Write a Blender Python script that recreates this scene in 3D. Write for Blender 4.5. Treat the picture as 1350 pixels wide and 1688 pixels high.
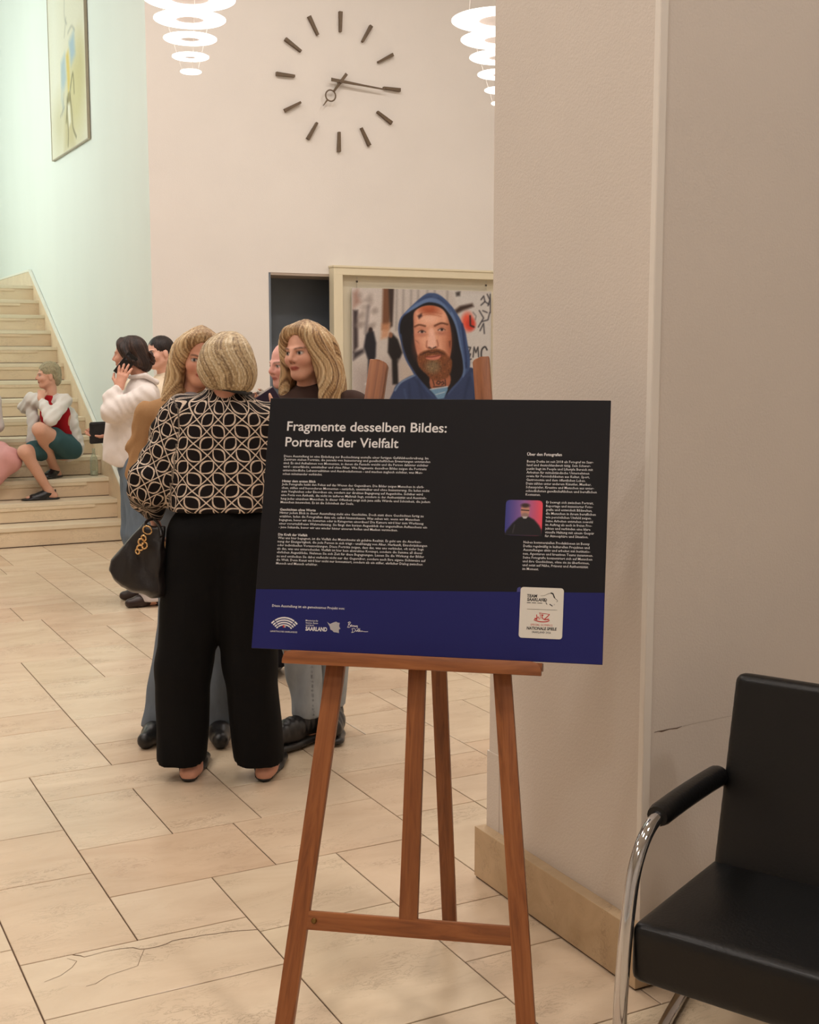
import bpy, bmesh, math, random
import numpy as np
from mathutils import Vector, Matrix

# ------------------------------------------------------------------ clear
for _o in list(bpy.data.objects):
    bpy.data.objects.remove(_o)
scene = bpy.context.scene
COL = scene.collection
R = math.radians
random.seed(7)
RNG = np.random.default_rng(11)

# ------------------------------------------------------------------ camera
# world axes follow the building: X along the clock wall, Y along the pillar face
CAM_H = 1.60
HEADING = 27.485          # the camera looks this many degrees to the right of +Y
PITCH = 7.071             # and this many below the horizontal
cam_data = bpy.data.cameras.new('camera')
cam_data.sensor_fit = 'HORIZONTAL'
cam_data.sensor_width = 36.0
cam_data.lens = 2080.3 / 1350.0 * 36.0
cam_data.clip_start = 0.05
cam_data.clip_end = 100
cam = bpy.data.objects.new('camera', cam_data)
COL.objects.link(cam)
cam.location = (0, 0, CAM_H)
cam.rotation_euler = (R(90 - PITCH), 0, R(-HEADING))
scene.camera = cam

# ------------------------------------------------------------------ world, exposure, colour
scene.view_settings.view_transform = 'Standard'
scene.view_settings.look = 'None'
scene.view_settings.gamma = 1.0
scene.view_settings.use_curve_mapping = False
scene.view_settings.exposure = 0.55
scene.cycles.use_denoising = True
scene.cycles.max_bounces = 6
scene.cycles.diffuse_bounces = 3
scene.cycles.use_adaptive_sampling = True
scene.cycles.adaptive_threshold = 0.04
scene.cycles.use_light_tree = False
scene.cycles.glossy_bounces = 3
scene.cycles.transmission_bounces = 6
scene.cycles.caustics_reflective = False
scene.cycles.caustics_refractive = False
scene.cycles.sample_clamp_indirect = 4.0
world = bpy.data.worlds.new('world')
scene.world = world
world.use_nodes = True
world.node_tree.nodes['Background'].inputs[0].default_value = (0.75, 0.87, 0.84, 1)
world.node_tree.nodes['Background'].inputs[1].default_value = 1.0

WARM = (1.0, 0.925, 0.87)
DAY = (0.90, 1.0, 0.95)

def area_light(name, loc, rot, size, power, color, shape='DISK', size_y=None, spread=180):
    l = bpy.data.lights.new(name, 'AREA')
    l.shape = shape
    l.size = size
    if size_y:
        l.size_y = size_y
    l.energy = power
    l.color = color
    l.spread = R(spread)
    o = bpy.data.objects.new(name, l)
    COL.objects.link(o)
    o.location = loc
    o.rotation_euler = rot
    return o

HALL_Z = 5.9              # hall ceiling
LOBBY_Z = 5.0
# daylight falling through the tall stair window (window_1, in the wall left of the stairs)
area_light('daylight_window', (-0.72, 14.0, 4.4), (0, R(-90), 0), 2.6, 104, DAY, 'RECTANGLE', 4.6)
# unseen round ceiling lamps of the hall and of the lobby (fixtures are built further down)
HALL_LAMPS = [(0.7, 9.0), (-0.2, 7.4), (1.7, 7.2), (3.6, 7.2), (5.6, 7.0), (-0.4, 5.4), (1.5, 5.0), (3.4, 4.8), (5.4, 4.8)]  # the first hall lamp is added to brighten the stairs
LOBBY_LAMPS = [(0.4, 1.9), (2.4, 0.6), (-2.2, 2.6), (-1.2, -1.0), (2.6, -1.6), (-2.0, 5.4)]
HALL_W, LOBBY_W = 23, 24.5
for _i, (_x, _y) in enumerate(HALL_LAMPS):
    area_light('hall_downlight', (_x, _y, HALL_Z - 0.07), (0, 0, 0), 0.5, HALL_W, WARM)
for _i, (_x, _y) in enumerate(LOBBY_LAMPS):
    area_light('lobby_downlight', (_x, _y, LOBBY_Z - 0.07), (0, 0, 0), 0.4, LOBBY_W, WARM)

# ------------------------------------------------------------------ colour helpers
def lin(c):
    return tuple((v / 12.92 if v <= 0.04045 else ((v + 0.055) / 1.055) ** 2.4) for v in c)

def rgb(r, g, b):
    return lin((r / 255.0, g / 255.0, b / 255.0))

def lin_arr(a):
    a = np.clip(a, 0, 1)
    return np.where(a <= 0.04045, a / 12.92, ((a + 0.055) / 1.055) ** 2.4)

# ------------------------------------------------------------------ material helpers
def new_mat(name):
    m = bpy.data.materials.new(name)
    m.use_nodes = True
    nt = m.node_tree
    return m, nt, nt.nodes['Principled BSDF']

def nd(nt, kind, **kw):
    n = nt.nodes.new(kind)
    for k, v in kw.items():
        setattr(n, k, v)
    return n

def setin(n, **kw):
    for k, v in kw.items():
        n.inputs[k.replace('_', ' ')].default_value = v

def mix(nt, fac, a, b, blend='MIX'):
    n = nd(nt, 'ShaderNodeMix', data_type='RGBA', blend_type=blend)
    for sock, val in ((n.inputs[0], fac), (n.inputs[6], a), (n.inputs[7], b)):
        if hasattr(val, 'links'):
            nt.links.new(val, sock)
        elif isinstance(val, (int, float)):
            sock.default_value = val
        else:
            sock.default_value = tuple(val) + (1,) if len(val) == 3 else val
    return n.outputs[2]

def ramp(nt, sock, stops):
    n = nd(nt, 'ShaderNodeValToRGB')
    e = n.color_ramp.elements
    while len(e) < len(stops):
        e.new(0.5)
    for el, (p, c) in zip(e, stops):
        el.position = p
        el.color = (c, c, c, 1) if isinstance(c, (int, float)) else tuple(c) + (1,)
    nt.links.new(sock, n.inputs[0])
    return n.outputs[0]

def math_n(nt, op, a, b=None, c=None):
    n = nd(nt, 'ShaderNodeMath', operation=op)
    for s, v in zip(n.inputs, (a, b, c)):
        if v is None:
            continue
        if hasattr(v, 'links'):
            nt.links.new(v, s)
        else:
            s.default_value = v
    return n.outputs[0]

def plain(name, col, rough=0.5, metal=0.0, bump=0.0, bscale=60.0, spec=0.5, vary=0.0, vscale=6.0,
          stretch=(1, 1, 1), coords='Object'):
    m, nt, b = new_mat(name)
    b.inputs['Roughness'].default_value = rough
    b.inputs['Metallic'].default_value = metal
    b.inputs['Specular IOR Level'].default_value = spec
    tc = nd(nt, 'ShaderNodeTexCoord')
    mp = nd(nt, 'ShaderNodeMapping')
    mp.inputs['Scale'].default_value = stretch
    nt.links.new(tc.outputs[coords], mp.inputs[0])
    no = nd(nt, 'ShaderNodeTexNoise')
    no.inputs['Scale'].default_value = vscale
    no.inputs['Detail'].default_value = 4
    nt.links.new(mp.outputs[0], no.inputs['Vector'])
    k = max(vary, 0.02)
    lo = tuple(c * (1 - k) for c in col)
    hi = tuple(min(1, c * (1 + k)) for c in col)
    f = ramp(nt, no.outputs['Fac'], [(0.3, 0.0), (0.7, 1.0)])
    nt.links.new(mix(nt, f, lo, hi), b.inputs['Base Color'])
    if bump:
        n2 = nd(nt, 'ShaderNodeTexNoise')
        n2.inputs['Scale'].default_value = bscale
        n2.inputs['Detail'].default_value = 3
        nt.links.new(mp.outputs[0], n2.inputs['Vector'])
        bp = nd(nt, 'ShaderNodeBump')
        bp.inputs['Strength'].default_value = bump
        bp.inputs['Distance'].default_value = 0.01
        nt.links.new(n2.outputs['Fac'], bp.inputs['Height'])
        nt.links.new(bp.outputs[0], b.inputs['Normal'])
    return m

def vcol_mat(name, rough=0.6, spec=0.3, vary=0.06, vscale=60.0, bump=0.0, sss=0.0, stretch=(1, 1, 1), sheen=0.0):
    """base colour from the mesh's own colour attribute 'Col', with a little procedural grain"""
    m, nt, b = new_mat(name)
    b.inputs['Roughness'].default_value = rough
    b.inputs['Specular IOR Level'].default_value = spec
    at = nd(nt, 'ShaderNodeAttribute', attribute_name='Col')
    tc = nd(nt, 'ShaderNodeTexCoord')
    mp = nd(nt, 'ShaderNodeMapping')
    mp.inputs['Scale'].default_value = stretch
    nt.links.new(tc.outputs['Object'], mp.inputs[0])
    no = nd(nt, 'ShaderNodeTexNoise')
    no.inputs['Scale'].default_value = vscale
    no.inputs['Detail'].default_value = 3
    nt.links.new(mp.outputs[0], no.inputs['Vector'])
    g = ramp(nt, no.outputs['Fac'], [(0.3, 1 - vary), (0.7, 1.0)])
    nt.links.new(mix(nt, 1.0, at.outputs['Color'], g, 'MULTIPLY'), b.inputs['Base Color'])
    if bump:
        bp = nd(nt, 'ShaderNodeBump')
        bp.inputs['Strength'].default_value = bump
        bp.inputs['Distance'].default_value = 0.004
        nt.links.new(no.outputs['Fac'], bp.inputs['Height'])
        nt.links.new(bp.outputs[0], b.inputs['Normal'])
    if sss:
        b.inputs['Subsurface Weight'].default_value = sss
        b.inputs['Subsurface Radius'].default_value = (0.012, 0.004, 0.002)
        b.inputs['Subsurface Scale'].default_value = 1.0
    if sheen:
        b.inputs['Sheen Weight'].default_value = sheen
    return m

# ------------------------------------------------------------------ object helpers
def link_mesh(name, me, mat=None, parent=None):
    o = bpy.data.objects.new(name, me)
    COL.objects.link(o)
    if mat is not None:
        if len(me.materials) == 0:
            me.materials.append(mat)
    if parent is not None:
        o.parent = parent
    return o

def tag(o, label=None, cat=None, group=None, kind=None):
    if label:
        o['label'] = label
    if cat:
        o['category'] = cat
    if group:
        o['group'] = group
    if kind:
        o['kind'] = kind
    return o

def empty(name, loc=(0, 0, 0), rz=0.0):
    e = bpy.data.objects.new(name, None)
    e.empty_display_size = 0.1
    COL.objects.link(e)
    e.location = loc
    e.rotation_euler = (0, 0, rz)
    return e

class MB:
    """collects simple solids into one mesh"""
    def __init__(s):
        s.bm = bmesh.new()
    def box(s, lo, hi, bevel=0.0, seg=2, M=None):
        lo, hi = Vector(lo), Vector(hi)
        r = bmesh.ops.create_cube(s.bm, size=1.0)
        vs = r['verts']
        for v in vs:
            v.co = Vector((lo[i] + (v.co[i] + 0.5) * (hi[i] - lo[i]) for i in range(3)))
        if bevel:
            es = list({e for v in vs for e in v.link_edges})
            rr = bmesh.ops.bevel(s.bm, geom=es, offset=bevel, segments=seg, affect='EDGES', profile=0.6)
            vs = list({v for f in rr['faces'] for v in f.verts} | {v for v in vs if v.is_valid})
        if M is not None:
            for v in vs:
                v.co = M @ v.co
        return s
    def prism(s, pts, z0, z1, M=None, axis='z', bevel=0.0):
        """polygon pts (2D) extruded along an axis"""
        def mk(p, h):
            if axis == 'z':
                q = Vector((p[0], p[1], h))
            elif axis == 'x':
                q = Vector((h, p[0], p[1]))
            else:
                q = Vector((p[0], h, p[1]))
            return M @ q if M is not None else q
        a = [s.bm.verts.new(mk(p, z0)) for p in pts]
        b = [s.bm.verts.new(mk(p, z1)) for p in pts]
        n = len(pts)
        fs = [s.bm.faces.new(a), s.bm.faces.new(b[::-1])]
        for i in range(n):
            fs.append(s.bm.faces.new((a[i], b[i], b[(i + 1) % n], a[(i + 1) % n])))
        if bevel:
            es = list({e for f in fs for e in f.edges})
            bmesh.ops.bevel(s.bm, geom=es, offset=bevel, segments=2, affect='EDGES', profile=0.6)
        return s
    def poly(s, pts):
        s.bm.faces.new([s.bm.verts.new(Vector(p)) for p in pts])
        return s
    def tube(s, pts, r, n=10, caps=True, flat=None):
        pts = [Vector(p) for p in pts]
        rs = r if isinstance(r, (list, tuple)) else [r] * len(pts)
        rings = []
        up = Vector((0.13, 0.31, 1)).normalized()
        prev = None
        for i, p in enumerate(pts):
            t = (pts[min(i + 1, len(pts) - 1)] - pts[max(i - 1, 0)]).normalized()
            if prev is None:
                a = t.cross(up)
                if a.length < 1e-3:
                    a = t.cross(Vector((1, 0, 0)))
                a.normalize()
            else:
                a = (prev - t * prev.dot(t)).normalized()
            prev = a
            b = t.cross(a)
            rings.append([s.bm.verts.new(p + (a * math.cos(2 * math.pi * k / n) + b * math.sin(2 * math.pi * k / n)) * rs[i]) for k in range(n)])
        for i in range(len(rings) - 1):
            for k in range(n):
                s.bm.faces.new((rings[i][k], rings[i][(k + 1) % n], rings[i + 1][(k + 1) % n], rings[i + 1][k]))
        if caps:
            s.bm.faces.new(rings[0][::-1])
            s.bm.faces.new(rings[-1])
        return s
    def lathe(s, prof, n=32, M=None):
        """prof: list of (radius, z), spun about z"""
        rings = []
        for r, z in prof:
            ring = []
            for k in range(n):
                q = Vector((r * math.cos(2 * math.pi * k / n), r * math.sin(2 * math.pi * k / n), z))
                ring.append(s.bm.verts.new(M @ q if M is not None else q))
            rings.append(ring)
        for i in range(len(rings) - 1):
            for k in range(n):
                s.bm.faces.new((rings[i][k], rings[i][(k + 1) % n], rings[i + 1][(k + 1) % n], rings[i + 1][k]))
        s.rings = rings
        return s
    def build(s, name, mat, parent=None, smooth=None):
        bmesh.ops.recalc_face_normals(s.bm, faces=s.bm.faces[:])
        me = bpy.data.meshes.new(name)
        s.bm.to_mesh(me)
        s.bm.free()
        if smooth is not None:
            me.polygons.foreach_set('use_smooth', [True] * len(me.polygons))
            if smooth < 180:
                me.set_sharp_from_angle(angle=R(smooth))
        return link_mesh(name, me, mat, parent)

def struct(o):
    o['kind'] = 'structure'
    return o

def np_mesh(name, V, Fq, mat=None, parent=None, smooth=True, col=None, attrs=None):
    """mesh from numpy vertices and quads/tris"""
    me = bpy.data.meshes.new(name)
    V = np.asarray(V, np.float32)
    Fq = np.asarray(Fq, np.int32)
    n, k = Fq.shape
    me.vertices.add(len(V))
    me.vertices.foreach_set('co', V.ravel())
    me.loops.add(n * k)
    me.loops.foreach_set('vertex_index', Fq.ravel())
    me.polygons.add(n)
    me.polygons.foreach_set('loop_start', np.arange(0, n * k, k, dtype=np.int32))
    me.update(calc_edges=True)
    me.polygons.foreach_set('use_smooth', np.full(n, smooth))
    if col is not None:
        a = me.color_attributes.new('Col', 'FLOAT_COLOR', 'POINT')
        c4 = np.ones((len(V), 4), np.float32)
        c4[:, :3] = col
        a.data.foreach_set('color', c4.ravel())
    if attrs:
        for an, arr in attrs.items():
            a = me.attributes.new(an, 'FLOAT_VECTOR', 'POINT')
            a.data.foreach_set('vector', np.asarray(arr, np.float32).ravel())
    me.validate()
    return link_mesh(name, me, mat, parent)

# ================================================================== materials of the building
M_WALL = plain('white_plaster', rgb(232, 226, 219), 0.85, bump=0.08, bscale=120, vary=0.02, vscale=1.5)
M_WALL_STAIR = plain('stairwell_plaster', rgb(228, 233, 226), 0.8, bump=0.06, bscale=90, vary=0.025, vscale=0.9, stretch=(1, 1, 0.35))
M_WALL_GREY = plain('partition_plaster', rgb(216, 205, 194), 0.8, bump=0.12, bscale=160, vary=0.02, vscale=2)
M_TRIM = plain('trim_paint', rgb(232, 224, 214), 0.5)
M_CEIL = plain('ceiling_paint', rgb(235, 230, 222), 0.9)
M_DARK_DOOR = plain('anthracite_door', rgb(112, 121, 132), 0.55, bump=0.03, vary=0.05)
M_SOFFIT = plain('soffit_paint', rgb(176, 160, 146), 0.8)
M_CREAM = plain('cream_lacquer', rgb(226, 216, 188), 0.45, vary=0.02)
M_CREAM_PANEL = plain('cream_panel', rgb(222, 213, 190), 0.6, vary=0.03, vscale=3)

def stone(name, base, dark, vein, rough=0.24, vein_amt=0.5, scale=1.0, pits=0.35):
    m, nt, b = new_mat(name)
    geo = nd(nt, 'ShaderNodeNewGeometry')
    oi = nd(nt, 'ShaderNodeObjectInfo')
    off = nd(nt, 'ShaderNodeVectorMath', operation='SCALE')
    comb = nd(nt, 'ShaderNodeCombineXYZ')
    nt.links.new(oi.outputs['Random'], comb.inputs[0])
    nt.links.new(math_n(nt, 'MULTIPLY', oi.outputs['Random'], 7.3), comb.inputs[1])
    nt.links.new(comb.outputs[0], off.inputs[0])
    off.inputs['Scale'].default_value = 19.0
    add = nd(nt, 'ShaderNodeVectorMath', operation='ADD')
    nt.links.new(geo.outputs['Position'], add.inputs[0])
    nt.links.new(off.outputs[0], add.inputs[1])
    mp = nd(nt, 'ShaderNodeMapping')
    mp.inputs['Scale'].default_value = (1.1 * scale, 2.6 * scale, 2.6 * scale)
    mp.inputs['Rotation'].default_value = (0, 0, R(8))
    nt.links.new(add.outputs[0], mp.inputs[0])
    n1 = nd(nt, 'ShaderNodeTexNoise')
    setin(n1, Scale=2.2, Detail=6, Roughness=0.6, Distortion=0.8)
    nt.links.new(mp.outputs[0], n1.inputs['Vector'])
    n2 = nd(nt, 'ShaderNodeTexNoise')
    setin(n2, Scale=9.0, Detail=8, Roughness=0.68, Distortion=1.6)
    nt.links.new(mp.outputs[0], n2.inputs['Vector'])
    # thin short veins where a warped noise crosses its middle value
    d = math_n(nt, 'ABSOLUTE', math_n(nt, 'SUBTRACT', n2.outputs['Fac'], 0.5))
    vmask = ramp(nt, d, [(0.0, 1.0), (0.03, 0.0)])
    n3 = nd(nt, 'ShaderNodeTexNoise')
    setin(n3, Scale=3.1, Detail=3)
    nt.links.new(mp.outputs[0], n3.inputs['Vector'])
    gate = ramp(nt, n3.outputs['Fac'], [(0.48, 0.0), (0.66, 1.0)])
    vm = math_n(nt, 'MULTIPLY', math_n(nt, 'MULTIPLY', vmask, gate), vein_amt)
    cloud = ramp(nt, n1.outputs['Fac'], [(0.28, 0.0), (0.72, 1.0)])
    c = mix(nt, cloud, dark, base)
    # each slab has its own tone
    tone = ramp(nt, oi.outputs['Random'], [(0.0, (0.92, 0.86, 0.82)), (0.35, (0.98, 0.96, 0.94)), (0.7, (1, 1, 1)), (1.0, (0.95, 0.97, 0.94))])
    c = mix(nt, 1.0, c, tone, 'MULTIPLY')
    c = mix(nt, vm, c, vein)
    # small fossil specks
    vo = nd(nt, 'ShaderNodeTexVoronoi')
    vo.inputs['Scale'].default_value = 26 * scale
    nt.links.new(mp.outputs[0], vo.inputs['Vector'])
    sp = math_n(nt, 'MULTIPLY', ramp(nt, vo.outputs['Distance'], [(0.05, 1.0), (0.12, 0.0)]), pits)
    sp = math_n(nt, 'MULTIPLY', sp, gate)
    c = mix(nt, sp, c, vein)
    nt.links.new(c, b.inputs['Base Color'])
    b.inputs['Roughness'].default_value = rough
    b.inputs['Specular IOR Level'].default_value = 0.45
    return m

M_TILE = stone('limestone_floor', rgb(224, 203, 176), rgb(208, 184, 157), rgb(112, 90, 70), rough=0.25, vein_amt=0.42, pits=0.35)
M_STEP = stone('limestone_step', rgb(234, 214, 184), rgb(222, 200, 170), rgb(140, 118, 92), rough=0.4, vein_amt=0.35)
M_TREAD_LIT = stone('limestone_tread_lit', rgb(238, 227, 202), rgb(228, 214, 188), rgb(160, 140, 114), rough=0.35, vein_amt=0.25)  # lighter step stone; light from above on the treads is in the colour
M_BASEB = stone('limestone_skirting', rgb(200, 172, 138), rgb(180, 152, 118), rgb(104, 82, 60), rough=0.35, vein_amt=0.5, scale=1.6)
M_GROUT_SHADE = plain('dark_joint_shade', rgb(92, 70, 52), 0.9, vary=0.2, vscale=8)  # floor grout, also the painted shadow line under each riser
M_CRACK = plain('crack_dark', rgb(96, 74, 54), 0.9)

# ================================================================== floor
fb = MB().box((-6, -4, -0.25), (8, 18, -0.012))
floor = struct(fb.build('floor', M_TILE))
gb = MB().box((-0.45, 1.45, -0.0119), (4.6, 10.80, -0.0035))
gb.build('joint_bed', M_GROUT_SHADE, floor)
# slabs read off the photograph: x0, x1, y0, y1 in metres
U0, UX, V0, VY = 0.545, 0.1063, 2.548, 0.1040
TILES = [
    (0.545, 0.862, 3.280, 3.796), (0.24, 0.862, 3.796, 4.20), (0.24, 0.862, 4.20, 4.806),
    (0.862, 1.180, 3.996, 4.503), (0.862, 1.498, 4.503, 4.806), (1.180, 1.498, 3.996, 4.503),
    (0.862, 1.393, 3.592, 3.996), (1.393, 1.924, 3.592, 3.996), (0.862, 1.182, 3.280, 3.592),
    (1.182, 1.607, 3.175, 3.592), (0.545, 1.182, 2.968, 3.280), (0.545, 1.182, 2.548, 2.968),
    (1.182, 1.607, 2.548, 3.175), (1.607, 1.924, 3.072, 3.592), (1.607, 1.924, 2.755, 3.072),
    (1.607, 1.924, 2.340, 2.755), (1.924, 2.24, 2.340, 2.755), (0.02, 0.545, 3.383, 3.796),
    (0.02, 0.545, 2.86, 3.383), (1.498, 1.924, 3.996, 4.343),
    (1.924, 2.242, 3.796, 4.300), (2.242, 2.558, 4.048, 4.305), (2.242, 2.558, 3.796, 4.048),
    (1.924, 2.242, 3.256, 3.796), (2.242, 2.70, 3.30, 3.796),
    (1.498, 1.924, 4.343, 4.806), (1.924, 2.558, 4.300, 4.711), (2.558, 2.877, 4.200, 4.412),
    (2.558, 2.877, 4.412, 5.003), (2.242, 2.558, 4.711, 4.996), (1.924, 2.242, 4.711, 4.996),
    (1.18, 1.50, 4.806, 5.101), (1.18, 1.66, 5.101, 5.495), (1.18, 1.66, 5.495, 5.895), (1.18, 1.82, 5.895, 6.189),
    (0.75, 1.18, 4.806, 5.396), (0.55, 1.18, 5.396, 5.686), (0.65, 1.18, 5.686, 6.290), (0.85, 1.18, 6.290, 6.690),
    (1.18, 1.50, 6.189, 6.690), (1.50, 1.81, 6.189, 6.480), (1.50, 1.81, 6.480, 6.880),
    (0.96, 1.50, 6.690, 7.076), (1.00, 1.50, 7.076, 7.755), (1.50, 1.81, 6.880, 7.400), (1.50, 2.10, 7.400, 7.755),
    (1.81, 2.24, 6.880, 7.119), (1.81, 2.24, 7.119, 7.400),
    (1.12, 1.395, 7.755, 8.210), (1.395, 1.81, 7.755, 8.210), (1.30, 1.81, 8.210, 8.535), (1.25, 1.81, 8.535, 9.120),
    (1.40, 1.81, 9.120, 9.500), (1.81, 2.115, 7.755, 8.35), (1.81, 2.115, 8.35, 9.03), (1.81, 2.115, 9.03, 9.500),
    (1.60, 2.115, 9.500, 9.880), (1.715, 2.115, 9.880, 10.55), (2.115, 2.72, 10.55, 10.80), (1.46, 2.115, 10.55, 10.80),
    (2.115, 2.43, 9.40, 10.03), (2.115, 2.43, 10.03, 10.55), (2.115, 2.55, 8.60, 9.40),
    (2.558, 2.665, 5.003, 5.325), (2.242, 2.558, 4.996, 5.325), (2.242, 2.880, 5.325, 5.726), (2.665, 3.10, 5.003, 5.320),
    (2.877, 3.20, 4.60, 5.003),
]
# the remaining floor is filled with slabs of the same family between the measured ones
GX0, GX1, GY0, GY1 = -0.42, 4.56, 1.50, 10.80
def merged(vals):
    out = []
    for v in sorted(vals):
        if not out or v - out[-1] > 0.012:
            out.append(v)
    return out
snap = lambda v, L: min(L, key=lambda w: abs(w - v))
xs_ = merged([t[0] for t in TILES] + [t[1] for t in TILES] + [GX0, GX1] + [3.2 + 0.34 * k for k in range(5)])
ys_ = merged([t[2] for t in TILES] + [t[3] for t in TILES] + [GY0, GY1] + [2.0])
TILES = [(snap(t[0], xs_), snap(t[1], xs_), snap(t[2], ys_), snap(t[3], ys_)) for t in TILES]
ngx, ngy = len(xs_) - 1, len(ys_) - 1
occ = np.zeros((ngx, ngy), bool)
for (x0, x1, y0, y1) in TILES:
    occ[xs_.index(x0):xs_.index(x1), ys_.index(y0):ys_.index(y1)] = True
extra = []
for j in range(ngy):
    for i in range(ngx):
        if occ[i, j]:
            continue
        W, H = random.choice([(0.42, 0.31), (0.63, 0.31), (0.32, 0.5), (0.42, 0.52), (0.53, 0.42)])
        a = 1
        while i + a < ngx and not occ[i + a, j] and xs_[i + a] - xs_[i] < W:
            a += 1
        b = 1
        while j + b < ngy and not occ[i:i + a, j + b].any() and ys_[j + b] - ys_[j] < H:
            b += 1
        occ[i:i + a, j:j + b] = True
        extra.append((xs_[i], xs_[i + a], ys_[j], ys_[j + b]))
slab_cache = {}
def slab(t, z1=0.0, gap=0.0022):
    x0, x1, y0, y1 = t
    w, d = round(x1 - x0 - 2 * gap, 3), round(y1 - y0 - 2 * gap, 3)
    if w < 0.006 or d < 0.006:
        return
    key = (w, d)
    if key not in slab_cache:
        b = MB()
        e = 0.0012
        v = []
        for (s, z) in ((0.0, -0.0034), (0.0, -e), (e, 0.0)):
            v.append([b.bm.verts.new((sx * (w / 2 - s), sy * (d / 2 - s), z)) for sx, sy in ((-1, -1), (1, -1), (1, 1), (-1, 1))])
        for k in range(2):
            for q in range(4):
                b.bm.faces.new((v[k][q], v[k][(q + 1) % 4], v[k + 1][(q + 1) % 4], v[k + 1][q]))
        b.bm.faces.new(v[2])
        me = bpy.data.meshes.new('floor_tile')
        b.bm.to_mesh(me)
        b.bm.free()
        me.materials.append(M_TILE)
        slab_cache[key] = me
    o = bpy.data.objects.new('floor_tile', slab_cache[key])
    COL.objects.link(o)
    o.location = ((x0 + x1) / 2, (y0 + y1) / 2, z1 + random.uniform(-0.0003, 0.0003))
    o.parent = floor
for t in TILES:
    slab(t)
for t in extra:
    slab(t)

def ribbon(b, pts, w, z):
    """thin flat strip of varying width along pts"""
    n = len(pts)
    L, Rr = [], []
    for i, p in enumerate(pts):
        q0, q1 = Vector(pts[max(i - 1, 0)]), Vector(pts[min(i + 1, n - 1)])
        t = (q1 - q0).normalized()
        nv = Vector((-t.y, t.x))
        ww = w[i] if isinstance(w, (list, tuple)) else w
        L.append(b.bm.verts.new((p[0] + nv.x * ww / 2, p[1] + nv.y * ww / 2, z)))
        Rr.append(b.bm.verts.new((p[0] - nv.x * ww / 2, p[1] - nv.y * ww / 2, z)))
    for i in range(n - 1):
        b.bm.faces.new((L[i], L[i + 1], Rr[i + 1], Rr[i]))
CRACK_A = [(0.683, 3.276), (0.70, 3.262), (0.708, 3.249), (0.728, 3.25), (0.760, 3.255), (0.805, 3.252), (0.838, 3.243), (0.852, 3.224), (0.872, 3.218),
           (0.900, 3.217), (0.925, 3.221), (0.945, 3.232), (0.975, 3.231), (1.000, 3.226), (1.030, 3.226), (1.060, 3.218), (1.095, 3.214), (1.130, 3.205), (1.178, 3.188)]
CRACK_B = [(0.665, 3.262), (0.685, 3.235), (0.665, 3.205), (0.63, 3.175), (0.585, 3.16)]
CRACK_C = [(0.862, 3.217), (0.838, 3.17), (0.822, 3.135), (0.79, 3.128), (0.74, 3.118), (0.70, 3.09), (0.675, 3.088)]
cb = MB()
ribbon(cb, CRACK_A, [0.004, 0.003, 0.002, 0.0014, 0.0014, 0.002, 0.003] + [0.0024] * 12, 0.0007)
ribbon(cb, CRACK_B, 0.0012, 0.0007)
ribbon(cb, CRACK_C, 0.0012, 0.0007)
cb.build('crack', M_CRACK, floor)

# ================================================================== walls
XW, YB = 2.87, 9.94          # stairwell side wall, clock wall
# clock wall with the recess of the dark door
NX0, NX1, NZ = 3.857, 4.62, 2.283
wb = MB()
wb.box((XW, YB, 0), (NX0, YB + 1.0, HALL_Z))
wb.box((NX0, YB, NZ), (NX1, YB + 1.0, HALL_Z))
wb.box((NX1, YB, 0), (8.0, YB + 1.0, HALL_Z))
struct(wb.build('wall_back', M_WALL))
db = MB()
db.box((NX0, YB + 0.45, 0), (NX1, YB + 0.49, NZ))
door = struct(db.build('door_1', M_DARK_DOOR))
MB().box((NX0 + 0.0005, YB + 0.004, 0), (NX0 + 0.02, YB + 0.45, NZ - 0.001)).box((NX1 - 0.02, YB + 0.004, 0), (NX1 - 0.0005, YB + 0.45, NZ - 0.001)).build('door_lining', M_DARK_DOOR, door)
MB().box((NX0 + 0.02, YB + 0.003, NZ - 0.02), (NX1 - 0.02, YB + 0.45, NZ - 0.0005)).build('soffit', M_SOFFIT, door)
MB().tube([(NX0 + 0.10, YB + 0.39, 1.02), (NX0 + 0.22, YB + 0.39, 1.02)], 0.010).tube([(NX0 + 0.10, YB + 0.45, 1.02), (NX0 + 0.10, YB + 0.38, 1.02)], 0.010).build('door_handle', plain('steel', rgb(170, 170, 168), 0.3, 1.0), door)
# stairwell
LAND_Z, LAND_Y = 14 * 0.169, 10.8 + 13 * 0.2825
struct(MB().box((XW, YB + 1.0, 0), (XW + 0.3, 18.0, 7.4)).box((XW, YB + 0.9, HALL_Z - 0.02), (XW + 0.3, YB + 1.1, 7.4)).build('wall_stair_right', M_WALL_STAIR))
# the stair side of the clock wall's end carries the stairwell plaster
struct(MB().box((XW - 0.003, YB + 0.0005, 0), (XW, YB + 1.001, HALL_Z)).build('wall_stair_return', M_WALL_STAIR))
struct(MB().box((-0.80, 17.4, 0), (XW, 17.7, 7.4)).build('wall_stair_end', M_WALL_STAIR))
sl = MB()
sl.box((-1.1, YB, 0), (-0.80, 17.7, 3.0)).box((-1.1, YB, 5.8), (-0.80, 17.7, 7.4))
sl.box((-1.1, YB, 3.0), (-0.80, 11.6, 5.8)).box((-1.1, 16.4, 3.0), (-0.80, 17.7, 5.8))
struct(sl.build('wall_stair_left', M_WALL_STAIR))
win = MB()
for yy in (11.6, 12.8, 14.0, 15.2, 16.4):
    win.box((-1.0, yy - 0.03, 3.0), (-0.92, yy + 0.03, 5.8))
for zz in (3.0, 4.4, 5.8):
    win.box((-1.0, 11.6, zz - 0.03), (-0.92, 16.4, zz + 0.03))
window = struct(win.build('window_1', M_TRIM))
glass, nt_, b_ = new_mat('window_glass')
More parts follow.
